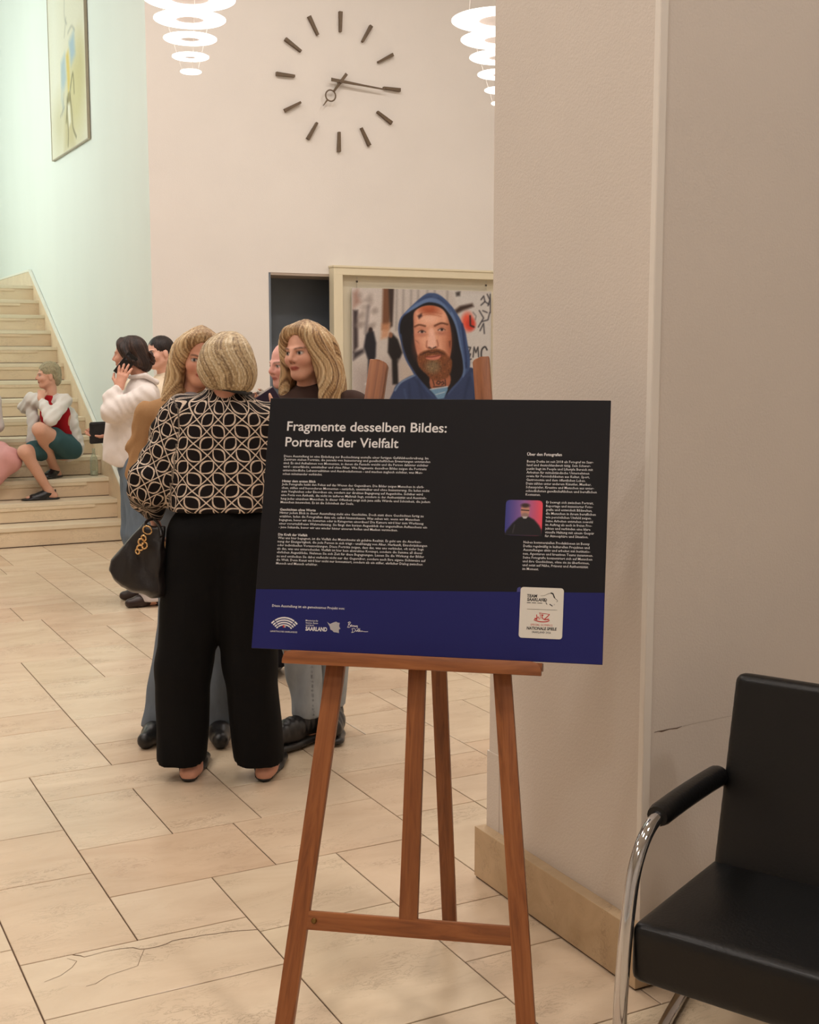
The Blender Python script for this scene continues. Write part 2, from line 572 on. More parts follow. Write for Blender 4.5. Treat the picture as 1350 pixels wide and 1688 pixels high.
b_.inputs['Transmission Weight'].default_value = 1.0
b_.inputs['Roughness'].default_value = 0.02
b_.inputs['Base Color'].default_value = (0.86, 1.0, 0.93, 1)
for yy in (11.6, 12.8, 14.0, 15.2):
    for zz in (3.0, 4.4):
        MB().box((-0.965, yy + 0.03, zz + 0.03), (-0.955, yy + 1.17, zz + 1.37)).build('pane', glass, window)
struct(MB().box((-1.1, YB + 0.9, 7.4), (XW + 0.3, 17.7, 7.6)).build('ceiling_stairwell', M_CEIL))
struct(MB().box((-1.1, YB, HALL_Z), (XW, YB + 0.9, 7.4)).build('wall_stair_front', M_WALL_STAIR))
# hall and lobby shell
struct(MB().box((-6.3, -4, 0), (-6.0, YB + 0.3, HALL_Z)).build('wall_left', M_WALL))
struct(MB().box((-6.3, YB, 0), (-1.1, YB + 0.3, HALL_Z)).build('wall_back_left', M_WALL))
struct(MB().box((-6.3, -4.3, 0), (8.3, -4.0, HALL_Z)).build('wall_front', M_WALL))
struct(MB().box((8.0, -4, 0), (8.3, YB + 1.0, HALL_Z)).build('wall_far_right', M_WALL))
hall_ceiling = struct(MB().box((-6.3, 3.4, HALL_Z), (8.3, YB + 0.9, HALL_Z + 0.25)).build('ceiling', M_CEIL))
lobby_ceiling = struct(MB().box((-6.3, -4.3, LOBBY_Z), (8.3, 3.4, HALL_Z + 0.25)).build('ceiling_lobby', M_CEIL))
# partition that ends in the pillar beside the easel
PX, PY0, PY1 = 1.94, 2.455, 3.200
part = struct(MB().box((PX, PY0, 0), (8.0, PY1, LOBBY_Z)).build('wall_right', M_WALL_GREY))
MB().box((PX - 0.0015, PY1 - 0.06, 0.16), (PX + 0.3, PY1 + 0.012, 0.402), 0.001).build('plaster_patch', M_WALL_GREY, part)
struct(MB().box((PX - 0.004, PY0 - 0.003, 0.385), (PX + 0.004, PY0 + 0.016, LOBBY_Z), 0.002)
       .box((PX - 0.003, PY0 - 0.004, 0.385), (PX + 0.020, PY0 + 0.004, LOBBY_Z), 0.002).build('trim_1', M_TRIM))
sk = MB()
sk.box((PX - 0.038, PY0 - 0.036, 0.006), (PX, PY1 + 0.022, 0.163), 0.0015)
sk.box((PX, PY0 - 0.036, 0.006), (8.0, PY0, 0.163), 0.0015)
bb = struct(sk.build('baseboard_right', M_BASEB))
MB().box((PX - 0.034, PY0 - 0.032, 0.0005), (PX - 0.002, PY1 + 0.018, 0.006)).box((PX, PY0 - 0.032, 0.0005), (8.0, PY0, 0.006)).build('shadow_joint', M_GROUT_SHADE, bb)
# scuff mark on the lobby side of the partition
sc = MB()
scp = [(1.972, 0.6574), (1.985, 0.6585), (1.995, 0.657), (2.02, 0.659), (2.045, 0.658), (2.06, 0.661)]
for i in range(len(scp) - 1):
    w0, w1 = (0.0006, 0.001, 0.0022, 0.0012, 0.0016, 0.0006)[i:i + 2]
    (xa, za), (xb, zb) = scp[i], scp[i + 1]
    sc.poly([(xa, PY0 - 0.0006, za - w0), (xb, PY0 - 0.0006, zb - w1), (xb, PY0 - 0.0006, zb + w1), (xa, PY0 - 0.0006, za + w0)])
sc.build('scuff_mark', plain('scuff', rgb(110, 90, 76), 0.8), part)
sc = MB()
scp = [(2.06, 0.661), (2.10, 0.6625), (2.15, 0.664), (2.20, 0.6655), (2.24, 0.667)]
for i in range(len(scp) - 1):
    (xa, za), (xb, zb) = scp[i], scp[i + 1]
    sc.poly([(xa, PY0 - 0.0006, za - 0.0003), (xb, PY0 - 0.0006, zb - 0.0003), (xb, PY0 - 0.0006, zb + 0.0003), (xa, PY0 - 0.0006, za + 0.0003)])
sc.build('scuff_mark', plain('scuff_faint', rgb(168, 152, 138), 0.8), part)

# ================================================================== staircase
st = empty('staircase', (0, 10.8, 0))
tag(st, 'wide pale limestone staircase rising along the mint wall behind the group', 'staircase')
RISE, RUN, SX0, SX1 = 0.169, 0.2825, -0.795, XW - 0.03
M_NOSE = M_STEP
for k in range(1, 15):
    y0 = (k - 1) * RUN
    z1 = k * RISE
    back = y0 + RUN + 0.05 if k < 14 else 17.39 - 10.8
    body = MB()
    body.box((SX0, y0 + 0.012, z1 - RISE), (SX1, back, z1 - 0.036))
    s = body.build('step', M_STEP, st)
    MB().box((SX0, y0, z1 - 0.036), (SX1, back - 0.002, z1), 0.004).build('tread', M_TREAD_LIT, s)
    MB().box((SX0, y0 + 0.0085, z1 - RISE + 0.0002), (SX1, y0 + 0.013, z1 - RISE + 0.0065)).build('riser_shadow_line', M_GROUT_SHADE, s)  # dark strip standing in for the shadow line at the riser foot
    # sunken strip let into the riser below the nosing, ending short of the wall
    if k >= 2:
        MB().box((SX0, y0 + 0.002, z1 - 0.064), (SX1 - 0.20, y0 + 0.0125, z1 - 0.0362), 0.001).build('nosing_strip', M_STEP, s)
# stone skirting that follows the flight on the wall side
sp = [(0.0 - 0.06, 0.0), (0.10, 0.0), (14 * RUN, LAND_Z - 0.03), (6.585, LAND_Z - 0.03), (6.585, LAND_Z + 0.165), (3.87, LAND_Z + 0.165), (-0.06, 0.33)]
skm = MB().prism(sp, SX1 - 0.001, XW - 0.0045, axis='x')
skirt = skm.build('skirting', M_STEP, st)
cap = MB()
cap.prism([(-0.06, 0.33), (3.87, LAND_Z + 0.165), (3.87, LAND_Z + 0.187), (-0.06, 0.352)], SX1 - 0.006, XW - 0.0045, axis='x')
cap.prism([(3.87, LAND_Z + 0.165), (6.585, LAND_Z + 0.165), (6.585, LAND_Z + 0.187), (3.87, LAND_Z + 0.187)], SX1 - 0.006, XW - 0.0045, axis='x')
cap.build('skirting_cap', plain('pale_edge', rgb(236, 234, 222), 0.5), skirt)

# ================================================================== ceiling lamps above the picture
M_LAMPBODY = plain('lamp_white', rgb(240, 238, 232), 0.4)
def emit(name, col, strength):
    m, nt, b = new_mat(name)
    b.inputs['Base Color'].default_value = (0.8, 0.8, 0.8, 1)
    b.inputs['Emission Color'].default_value = tuple(col) + (1,)
    b.inputs['Emission Strength'].default_value = strength
    return m
M_PENDANT = emit('pendant_disc', (1.0, 0.97, 0.96), 1.15)
def downlight(x, y, zc, r, parent):
    """round lamp housing in the ceiling around a downlight"""
    MB().lathe([(r + 0.03, zc), (r + 0.03, zc - 0.06), (r, zc - 0.06), (r, zc - 0.001)], 32, M=Matrix.Translation((x, y, 0))).build('ceiling_lamp', M_LAMPBODY, parent, 30)
for x, y in HALL_LAMPS:  # first housing goes with the lamp added for the stairs
    downlight(x, y, HALL_Z, 0.27, hall_ceiling)
for x, y in LOBBY_LAMPS:
    downlight(x, y, LOBBY_Z, 0.22, lobby_ceiling)

# ================================================================== flat prints: colour fields painted on a fine grid
class Paint:
    """a picture computed point by point; coordinates run x to the right, y down"""
    def __init__(s, x0, y0, x1, y1, nx, ny, base):
        s.x0, s.y0, s.x1, s.y1, s.nx, s.ny = x0, y0, x1, y1, nx, ny
        s.X, s.Y = np.meshgrid(np.linspace(x0, x1, nx), np.linspace(y0, y1, ny))
        s.I = np.empty((ny, nx, 3))
        s.I[:] = np.array(base) / 255.0
    def put(s, mask, col, a=1.0):
        m = (np.clip(mask, 0, 1) * a)[..., None]
        c = np.asarray(col, float)
        if c.ndim == 1:
            c = c / 255.0
        s.I = s.I * (1 - m) + c * m
    def edge(s, d, soft):
        return np.clip(0.5 - d / max(soft, 1e-6), 0, 1)
    def ell(s, cx, cy, rx, ry, col, soft=1.0, rot=0, a=1.0):
        c, n = math.cos(R(rot)), math.sin(R(rot))
        dx, dy = s.X - cx, s.Y - cy
        u, v = dx * c + dy * n, -dx * n + dy * c
        k = np.hypot(u / rx, v / ry)
        s.put(s.edge((k - 1) * min(rx, ry), soft), col, a)
    def poly_d(s, pts):
        d = np.full(s.X.shape, 1e9)
        ins = np.zeros(s.X.shape, bool)
        n = len(pts)
        for i in range(n):
            (xa, ya), (xb, yb) = pts[i], pts[(i + 1) % n]
            ex, ey = xb - xa, yb - ya
            t = np.clip(((s.X - xa) * ex + (s.Y - ya) * ey) / (ex * ex + ey * ey + 1e-12), 0, 1)
            d = np.minimum(d, np.hypot(s.X - xa - t * ex, s.Y - ya - t * ey))
            if ya != yb:
                ins ^= ((ya > s.Y) != (yb > s.Y)) & (s.X < ex * (s.Y - ya) / (yb - ya) + xa)
        return np.where(ins, -d, d)
    def poly(s, pts, col, soft=1.0, a=1.0):
        s.put(s.edge(s.poly_d(pts), soft), col, a)
    def line(s, pts, w, col, soft=1.0, a=1.0):
        d = np.full(s.X.shape, 1e9)
        for i in range(len(pts) - 1):
            (xa, ya), (xb, yb) = pts[i], pts[i + 1]
            ex, ey = xb - xa, yb - ya
            t = np.clip(((s.X - xa) * ex + (s.Y - ya) * ey) / (ex * ex + ey * ey + 1e-12), 0, 1)
            d = np.minimum(d, np.hypot(s.X - xa - t * ex, s.Y - ya - t * ey))
        s.put(s.edge(d - w / 2, soft), col, a)
    def soften(s, n=1, grain=0.0):
        for _ in range(n):
            J = np.pad(s.I, ((1, 1), (1, 1), (0, 0)), 'edge')
            s.I = (J[:-2, 1:-1] + J[2:, 1:-1] + J[1:-1, :-2] + J[1:-1, 2:] + 2 * J[1:-1, 1:-1]) / 6
        if grain:
            s.I = np.clip(s.I * (1 + RNG.normal(0, grain, s.I.shape[:2] + (1,))), 0, 1)
    def mesh(s, name, W, H, mat, parent, T):
        """grid of size W x H; T maps (u right, v up) arrays in metres to 3D"""
        u = (s.X - s.x0) / (s.x1 - s.x0) * W
        v = (1 - (s.Y - s.y0) / (s.y1 - s.y0)) * H
        V = T(u.ravel(), v.ravel())
        i = np.arange(s.nx * s.ny).reshape(s.ny, s.nx)
        Q = np.stack([i[1:, :-1], i[1:, 1:], i[:-1, 1:], i[:-1, :-1]], -1).reshape(-1, 4)
        return np_mesh(name, V, Q, mat, parent, smooth=False, col=lin_arr(s.I.reshape(-1, 3)))

M_PRINT = vcol_mat('photo_print', rough=0.45, spec=0.35, vary=0.0)
M_CANVAS = vcol_mat('painted_canvas', rough=0.8, spec=0.2, vary=0.04, vscale=40)

def smooth_pts(pts, n=6, closed=True):
    """Catmull-Rom through pts"""
    P = [np.array(p, float) for p in pts]
    m = len(P)
    out = []
    rng = range(m) if closed else range(m - 1)
    for i in rng:
        p0, p1, p2, p3 = (P[(i - 1) % m], P[i], P[(i + 1) % m], P[(i + 2) % m]) if closed else (P[max(i - 1, 0)], P[i], P[i + 1], P[min(i + 2, m - 1)])
        for k in range(n):
            t = k / n
            out.append(tuple(0.5 * (2 * p1 + (p2 - p0) * t + (2 * p0 - 5 * p1 + 4 * p2 - p3) * t * t + (3 * p1 - p0 - 3 * p2 + p3) * t ** 3)))
    if not closed:
        out.append(tuple(P[-1]))
    return out

# ================================================================== text
def text_mesh(lines, res=2, bold=0.0, shear=0.0):
    """lines: (string, u, v, height, width or None) -> vertices/tri lists in board coordinates"""
    VV, FF = [], []
    off = 0
    for (txt, u, v, h, w) in lines:
        cu = bpy.data.curves.new('t', 'FONT')
        cu.body = txt
        cu.size = 1.0
        cu.resolution_u = res
        cu.offset = bold
        cu.shear = shear
        o = bpy.data.objects.new('t', cu)
        COL.objects.link(o)
        dg = bpy.context.evaluated_depsgraph_get()
        me = bpy.data.meshes.new_from_object(o.evaluated_get(dg))
        n = len(me.vertices)
        co = np.empty(n * 3)
        me.vertices.foreach_get('co', co)
        co = co.reshape(-1, 3)
        me.calc_loop_triangles()
        t = np.empty(len(me.loop_triangles) * 3, np.int32)
        me.loop_triangles.foreach_get('vertices', t)
        if n:
            sx = h if w is None else w / max(co[:, 0].max() - co[:, 0].min(), 1e-6)
            xs = (co[:, 0] - co[:, 0].min()) * sx + u
            ys = co[:, 1] * h + v
            VV.append(np.stack([xs, ys], 1))
            FF.append(t.reshape(-1, 3) + off)
            off += n
        bpy.data.objects.remove(o)
        bpy.data.meshes.remove(me)
        bpy.data.curves.remove(cu)
    return np.concatenate(VV), np.concatenate(FF)

# ================================================================== information board on its easel
BL = np.array([1.0407, 2.8294, 0.8973])
_yaw, _lean = R(-38.99), R(16.6)
BU = np.array([math.cos(_yaw), math.sin(_yaw), 0.0])
_n = np.array([math.sin(_yaw), -math.cos(_yaw), 0.0])
BV = np.array([0, 0, math.cos(_lean)]) - _n * math.sin(_lean)
BN = np.cross(BU, BV)                      # towards the viewer
BW, BH = 0.841, 0.623
def board_T(lift):
    def T(u, v):
        return BL + np.outer(u, BU) + np.outer(v, BV) + BN * lift
    return T
BM = Matrix(((BU[0], BV[0], BN[0], BL[0]), (BU[1], BV[1], BN[1], BL[1]), (BU[2], BV[2], BN[2], BL[2]), (0, 0, 0, 1)))

M_WOOD, _nt, _b = new_mat('beech_wood')
_tc = nd(_nt, 'ShaderNodeTexCoord')
_mp = nd(_nt, 'ShaderNodeMapping')
_mp.inputs['Scale'].default_value = (22, 1.6, 22)
_nt.links.new(_tc.outputs['UV'], _mp.inputs[0])
_w = nd(_nt, 'ShaderNodeTexNoise')
setin(_w, Scale=2.4, Detail=6, Roughness=0.6, Distortion=1.2)
_nt.links.new(_mp.outputs[0], _w.inputs['Vector'])
_c = ramp(_nt, _w.outputs['Fac'], [(0.25, rgb(112, 62, 32)), (0.5, rgb(152, 90, 48)), (0.78, rgb(178, 112, 64))])
_w2 = nd(_nt, 'ShaderNodeTexNoise')
setin(_w2, Scale=0.35, Detail=2)
_nt.links.new(_mp.outputs[0], _w2.inputs['Vector'])
_nt.links.new(mix(_nt, 1.0, _c, ramp(_nt, _w2.outputs['Fac'], [(0.3, 0.78), (0.7, 1.0)]), 'MULTIPLY'), _b.inputs['Base Color'])
_b.inputs['Roughness'].default_value = 0.42

def wood_bar(name, p0, p1, wdir, w0, w1, t, parent, round_top=None, bevel=0.003):
    """bar from p0 to p1; width along wdir tapering w0->w1, thickness t along the third axis; UV along the grain"""
    p0, p1, wd = Vector(p0), Vector(p1), Vector(wdir).normalized()
    ax = (p1 - p0)
    L = ax.length
    ax.normalize()
    wd = (wd - ax * wd.dot(ax)).normalized()
    td = ax.cross(wd)
    prof = [(-w0 / 2, 0), (w0 / 2, 0), (w1 / 2, L), (-w1 / 2, L)]
    if round_top:
        r = round_top
        side = 1 if r > 0 else -1
        r = abs(r)
        arc = [(w1 / 2 - r + r * math.cos(a), L - r * 0.45 + 0.45 * r * math.sin(a)) for a in [R(x) for x in (0, 25, 50, 75, 90)]]
        prof = [(-w0 / 2, 0), (w0 / 2, 0)] + arc + [(-w1 / 2, L)]
        if side < 0:
            prof = [(-x, y) for x, y in prof]
    b = MB()
    M = Matrix(((wd.x, ax.x, td.x, p0.x), (wd.y, ax.y, td.y, p0.y), (wd.z, ax.z, td.z, p0.z), (0, 0, 0, 1)))
    b.prism(prof, -t / 2, t / 2, M=M, bevel=bevel)
    o = b.build(name, M_WOOD, parent, 40)
    me = o.data
    uvl = me.uv_layers.new(name='UVMap')
    Mi = M.inverted()
    seed = random.uniform(0, 40)
    for lp in me.loops:
        q = Mi @ me.vertices[lp.vertex_index].co
        uvl.data[lp.index].uv = (q.x + q.z * 0.7 + seed, q.y + seed)
    return o

def bp(u, v, lift=0.0):
    return Vector(tuple(BL + BU * u + BV * v + BN * lift))

ez = empty('easel', tuple(np.round(BL + BU * 0.41, 3) * np.array([1, 1, 0])))
EO = Vector(ez.location)
tag(ez, 'brown beech wood artist easel holding the dark information board', 'easel')
def eloc(p):
    return Vector(p) - EO
Bu, Bv, Bn = Vector(tuple(BU)), Vector(tuple(BV)), Vector(tuple(BN))
LIFT = -0.0165
vb = -0.9305
wood_bar('leg', eloc(bp(0.138, vb, LIFT)), eloc(bp(0.2695, 0.725, LIFT)), Bu, 0.043, 0.047, 0.021, ez, round_top=0.03)
wood_bar('leg', eloc(bp(0.713, vb, LIFT)), eloc(bp(0.523, 0.732, LIFT)), Bu, 0.043, 0.041, 0.021, ez, round_top=-0.026)
wood_bar('crossbar', eloc(bp(0.175, -0.621, LIFT)), eloc(bp(0.662, -0.615, LIFT)), Bv, 0.042, 0.042, 0.019, ez)
wood_bar('mast', eloc(bp(0.420, -0.601, LIFT)), eloc(bp(0.396, 0.60, LIFT)), Bu, 0.043, 0.040, 0.020, ez)
wood_bar('top_rail', eloc(bp(0.262, 0.55, LIFT - 0.021)), eloc(bp(0.548, 0.55, LIFT - 0.021)), Bv, 0.05, 0.05, 0.018, ez)
foot = Vector((1.662, 2.948, 0.0))
hinge = bp(0.400, 0.53, LIFT - 0.035)
wood_bar('rear_leg', eloc(foot + (hinge - foot).normalized() * 0.012), eloc(hinge), Bu, 0.040, 0.040, 0.020, ez)
# shelf with a raised, rounded front lip
b = MB()
lipL, lipR, lipB, lipT = 0.092, 0.706, -0.034, -0.002
arcL = [(lipL + 0.022 - 0.022 * math.cos(R(a)), lipT - 0.022 + 0.022 * math.sin(R(a))) for a in (0, 30, 60, 90)]
arcR = [(lipR - 0.022 + 0.022 * math.cos(R(a)), lipT - 0.022 + 0.022 * math.sin(R(a))) for a in (90, 60, 30, 0)]
MEl = Matrix.Translation(-EO) @ BM
b.prism([(lipL, lipB)] + arcL + arcR + [(lipR, lipB)], 0.030, 0.046, M=MEl, bevel=0.0025)
o = b.build('lip', M_WOOD, None, 40)
b2 = MB()
b2.box((lipL, -0.022, -0.006), (lipR, -0.004, 0.031), M=MEl)
shelf = b2.build('shelf', M_WOOD, ez)
o.parent = shelf
for ob in (o, shelf):
    uvl = ob.data.uv_layers.new(name='UVMap')
    Mi = MEl.inverted()
    for lp in ob.data.loops:
        q = Mi @ ob.data.vertices[lp.vertex_index].co
        uvl.data[lp.index].uv = (q.y + q.z * 0.7 + 3.1, q.x + 1.3)
M_BRASS = plain('brass_screw', rgb(150, 120, 70), 0.35, 1.0)
MB().lathe([(0.0, 0.004), (0.005, 0.004), (0.007, 0.0)], 12, M=Matrix.Translation(-EO) @ BM @ Matrix.Translation((0.20, -0.62, LIFT + 0.011))).build('screw', M_BRASS, ez, 40)

board = empty('information_board', tuple(BL + BU * BW / 2))
OB = Vector(board.location)
MBL = Matrix.Translation(-OB) @ BM
tag(board, 'black and blue information board with white German text standing on the wooden easel', 'sign')
M_BOARD = plain('board_black', rgb(25, 23, 26), 0.5, vary=0.05, vscale=3, spec=0.2)
M_BLUE = plain('board_blue', rgb(34, 36, 98), 0.5, vary=0.05, vscale=3, spec=0.2)
M_BLUE_FOLD = plain('board_blue_light', rgb(62, 62, 128), 0.45)
M_WHITE_INK = plain('white_ink', rgb(226, 222, 220), 0.6)
M_GREY_INK = plain('grey_ink', rgb(176, 172, 172), 0.6)
M_BLACK_INK = plain('black_ink', rgb(30, 28, 30), 0.6)
M_RED_INK = plain('red_ink', rgb(190, 44, 40), 0.6)
M_BADGE = plain('badge_white', rgb(222, 216, 204), 0.5)
M_CORE = plain('foam_core_edge', rgb(30, 29, 33), 0.7)
MB().box((0, 0, -0.005), (BW, BH, 0.0), 0.0006, 1, M=MBL).build('panel', M_BOARD, board)
def band_v(u):
    return 0.1433 + (0.1655 - 0.1433) * u / BW
MB().prism([(0.0006, 0.0006), (BW - 0.0006, 0.0006), (BW - 0.0006, band_v(BW)), (0.0006, band_v(0))], 0.00005, 0.0004, M=MBL).build('blue_band', M_BLUE, board)
def flat_T(lift):
    def T(u, v):
        return board_T(lift)(u, v) - np.array(OB)
    return T
def text_part(name, lines, mat, parent, lift=0.0008, res=2, bold=0.0, shear=0.0, split=False):
    if split:
        for ln in lines:
            text_part(name, [ln], mat, parent, lift, res, bold, shear)
        return
    P, Fq = text_mesh(lines, res, bold, shear)
    return np_mesh(name, flat_T(lift)(P[:, 0], P[:, 1]), Fq, mat, parent, smooth=False)
text_part('title_text', [('Fragmente desselben Bildes:', 0.0490, 0.5402, 0.0335, 0.4015), ('Portraits der Vielfalt', 0.0475, 0.5004, 0.0335, 0.2860)], M_WHITE_INK, board, res=6, bold=0.012)
LW = [
 (0, 'Diese Ausstellung ist eine Einladung zur Beobachtung anstelle einer fertigen Gefühlsbeschreibung. Im', .3632, .4728),
 (0, 'Zentrum stehen Porträts, die jenseits von Inszenierung und gesellschaftlichen Erwartungen entstanden', .3682, .4644),
 (0, 'sind. Es sind Aufnahmen von Momenten, in denen die Fassade weicht und die Person dahinter sichtbar', .3640, .4554),
 (0, 'wird - unverfälscht, unmittelbar und ohne Filter. Wie Fragmente desselben Bildes zeigen die Portraits', .3600, .4463),
 (0, 'unterschiedliche Lebensrealitäten und Ausdrucksformen - und machen zugleich sichtbar, was Men-', .3510, .4373),
 (0, 'schen miteinander verbindet.', .1010, .4282),
 (1, 'Hinter dem ersten Blick', .0860, .4101),
 (0, 'Jede Fotografie lenkt den Fokus auf das Wesen des Gegenübers. Die Bilder zeigen Menschen in ehrli-', .3560, .4022),
 (0, 'chen, stillen und besonderen Momenten - natürlich, unmittelbar und ohne Inszenierung. Sie laden nicht', .3701, .3932),
 (0, 'zum Vergleichen oder Einordnen ein, sondern zur direkten Begegnung auf Augenhöhe. Sichtbar wird', .3540, .3842),
 (0, 'eine Form von Ästhetik, die nicht im äußeren Maßstab liegt, sondern in der Authentizität und Ausstrah-', .3640, .3752),
 (0, 'lung jedes einzelnen Menschen. In dieser Offenheit zeigt sich jene stille Würde und Schönheit, die jedem', .3730, .3662),
 (0, 'Menschen innewohnt. Es ist die Schönheit der Seele.', .1855, .3572),
 (1, 'Geschichten ohne Worte', .0907, .3389),
 (0, 'Hinter jedem Blick in dieser Ausstellung steht eine Geschichte. Doch statt diese Geschichten fertig zu', .3590, .3311),
 (0, 'erzählen, laden die Fotografien dazu ein, selbst hinzuschauen. Was sehen wir, wenn wir Menschen', .3500, .3221),
 (0, 'begegnen, bevor wir sie bewerten oder in Kategorien einordnen? Die Kamera wird hier zum Werkzeug', .3600, .3132),
 (0, 'einer vorurteilsfreien Wahrnehmung. Sie fängt den kurzen Augenblick des ungestellten Auftauchens ein', .3690, .3042),
 (0, '- jene Sekunde, bevor wir uns wieder hinter unseren Rollen und Masken verstecken.', .2979, .2953),
 (1, 'Die Kraft der Vielfalt', .0742, .2768),
 (0, 'Was uns hier begegnet, ist die Vielfalt des Menschseins als gelebte Realität. Es geht um die Anerken-', .3570, .2686),
 (0, 'nung der Einzigartigkeit, die jede Person in sich trägt - unabhängig von Alter, Herkunft, Einschränkungen', .3718, .2597),
 (0, 'oder individuellen Voraussetzungen. Diese Porträts zeigen, dass das, was uns verbindet, oft tiefer liegt', .3640, .2508),
 (0, 'als das, was uns unterscheidet. Vielfalt ist hier kein abstraktes Konzept, sondern die Summe all dieser', .3620, .2420),
 (0, 'ehrlichen Augenblicke. Nehmen Sie sich Zeit für diese Begegnungen. Lassen Sie die Wirkung der Bilder', .3660, .2331),
 (0, 'zu und entdecken Sie dabei vielleicht nicht nur das Gegenüber, sondern auch Ihre eigene Sichtweise auf', .3700, .2235),
 (0, 'die Welt. Denn Kunst wird hier nicht nur konsumiert, sondern als ein stiller, ehrlicher Dialog zwischen', .3630, .2147),
 (0, 'Mensch und Mensch erlebbar.', .1052, .2058)]
text_part('exhibition_text', [(t, .0464, v, .0083, w) for k, t, w, v in LW if not k], M_WHITE_INK, board, res=1, bold=0.006)
text_part('heading_text', [(t, .0464, v, .0083, w) for k, t, w, v in LW if k] + [('Über den Fotografen', .648, .4864, .0098, .0821)], M_WHITE_INK, board, res=2, bold=0.02, split=True)
RA = ['Benny Dutka ist seit 2018 als Fotograf im Saar-', 'land und deutschlandweit tätig. Sein Schwer-', 'punkt liegt im People und Lifestyle Bereich mit', 'Arbeiten für mittelständische Unternehmen', 'sowie für Persönlichkeiten aus Kultur, Sport,', 'Gastronomie und dem öffentlichen Leben.', 'Dazu zählen unter anderem Künstler, Musiker,', 'Schauspieler, Kreative und Menschen aus unter-', 'schiedlichsten gesellschaftlichen und beruflichen', 'Kontexten.']
RAW = [.1563, .1502, .1557, .1475, .1488, .1395, .1533, .1598, .1663, .0351]
RBt = ['Er bewegt sich zwischen Portrait,', 'Reportage und inszenierter Foto-', 'grafie und entwickelt Bildwelten,', 'die Menschen in ihrem beruflichen', 'wie persönlichen Umfeld zeigen.', 'Seine Arbeiten entstehen sowohl', 'im Auftrag als auch in freien Pro-', 'jekten und verbinden eine klare', 'visuelle Haltung mit einem Gespür', 'für Atmosphäre und Situation.']
RBW = [.1106, .1089, .1082, .1164, .1068, .1102, .1084, .1052, .1143, .1010]
RCt = ['Neben kommerziellen Produktionen ist Benny', 'Dutka regelmäßig in kulturellen Projekten und', 'Ausstellungen aktiv und arbeitet mit Institutio-', 'nen, Agenturen und kreativen Teams zusammen.', 'Seine Fotografie konzentriert sich auf Menschen', 'und ihre Geschichten, ohne sie zu überformen,', 'und setzt auf Nähe, Präsenz und Authentizität', 'im Moment.']
RCW = [.1541, .1543, .1564, .1628, .1614, .1555, .1526, .0383]
text_part('photographer_text', [(t, .6484, .4698 - .00891 * i, .0083, RAW[i]) for i, t in enumerate(RA)] +
          [(t, .6978, .3721 - .00893 * i, .0083, RBW[i]) for i, t in enumerate(RBt)] +
          [(t, .6482, .2755 - .0090 * i, .0083, RCW[i]) for i, t in enumerate(RCt)], M_WHITE_INK, board, res=1, bold=0.006)
text_part('project_text', [('Diese Ausstellung ist ein gemeinsames Projekt von:', .0448, .1020, .0086, .1812)], M_WHITE_INK, board, res=1, bold=0.012)
# photographer's portrait: rounded square with a blue to red ground and a figure in black
p = Paint(0, 0, 100, 100, 110, 110, (0, 0, 0))
t = np.clip(p.X / 100, 0, 1)[..., None]
blue, mid, red = np.array([58, 62, 138]) / 255, np.array([150, 100, 160]) / 255, np.array([238, 78, 92]) / 255
p.I = np.where(t < 0.5, blue + (mid - blue) * t * 2, mid + (red - mid) * (t - 0.5) * 2)
p.poly([(0, 100), (4, 88), (20, 66), (36, 50), (46, 46), (62, 46), (78, 54), (92, 70), (100, 84), (100, 100)], (24, 22, 26), 5)
p.ell(53, 30, 12, 19, (198, 140, 120), 4)
p.ell(53, 43, 10, 7, (150, 120, 112), 4)
p.ell(53, 15, 11.5, 6, (62, 44, 44), 5)
p.line([(43, 28), (63, 29)], 2.6, (26, 20, 24), 2)
p.poly([(46, 46), (60, 46), (57, 52), (49, 52)], (190, 185, 185), 2)
p.line([(26, 70), (22, 92)], 3, (60, 56, 62), 3)
rm = np.maximum(np.abs(p.X - 50) - 38, 0) ** 2 + np.maximum(np.abs(p.Y - 50) - 38, 0) ** 2
p.put((rm > 12 ** 2).astype(float), (25, 23, 26))
p.mesh('portrait_print', .0875, .0850, M_PRINT, board, lambda u, v: flat_T(0.0007)(u + .6024, v + .2936))
# partner logos on the blue band
def arc_pts(cx, cy, r0, r1, a0, a1, n=8):
    o_ = [(cx + r1 * math.cos(R(a0 + (a1 - a0) * k / n)), cy + r1 * math.sin(R(a0 + (a1 - a0) * k / n))) for k in range(n + 1)]
    i_ = [(cx + r0 * math.cos(R(a1 - (a1 - a0) * k / n)), cy + r0 * math.sin(R(a1 - (a1 - a0) * k / n))) for k in range(n + 1)]
    return o_ + i_
lg = MB()
for (r0, r1) in ((.0230, .0262), (.0285, .0318), (.0342, .0376), (.0400, .0436)):
    cut = (131, 122, 58, 49)
    for (a0, a1) in ((140, 128), (125, 55), (52, 40)):
        lg.prism(arc_pts(.0785, .0350, r0, r1, a0, a1, 6 if a1 == 55 else 3), 0.0005, 0.0008, M=MBL)
lg.build('parliament_logo', M_WHITE_INK, board)
MB().prism([(.0755, .0530), (.0790, .0530), (.0790, .0590), (.0755, .0590)], 0.0005, 0.0009, M=MBL).build('crest_field', M_RED_INK, board)
MB().prism([(.0792, .0530), (.0825, .0530), (.0825, .0590), (.0792, .0590)], 0.0005, 0.0009, M=MBL).build('crest_field', M_GREY_INK, board)
text_part('logo_text', [('LANDTAG DES SAARLANDES', .0450, .0412, .0052, .0672), ('Ministerium für', .1312, .0705, .0056, .0313), ('Inneres, Bauen', .1322, .0650, .0056, .0300), ('und Sport', .1326, .0595, .0056, .0200)], M_WHITE_INK, board, res=1, bold=0.01, split=True)
text_part('saarland_text', [('SAARLAND', .1324, .0483, .0132, .0535)], M_WHITE_INK, board, res=3, bold=0.035)
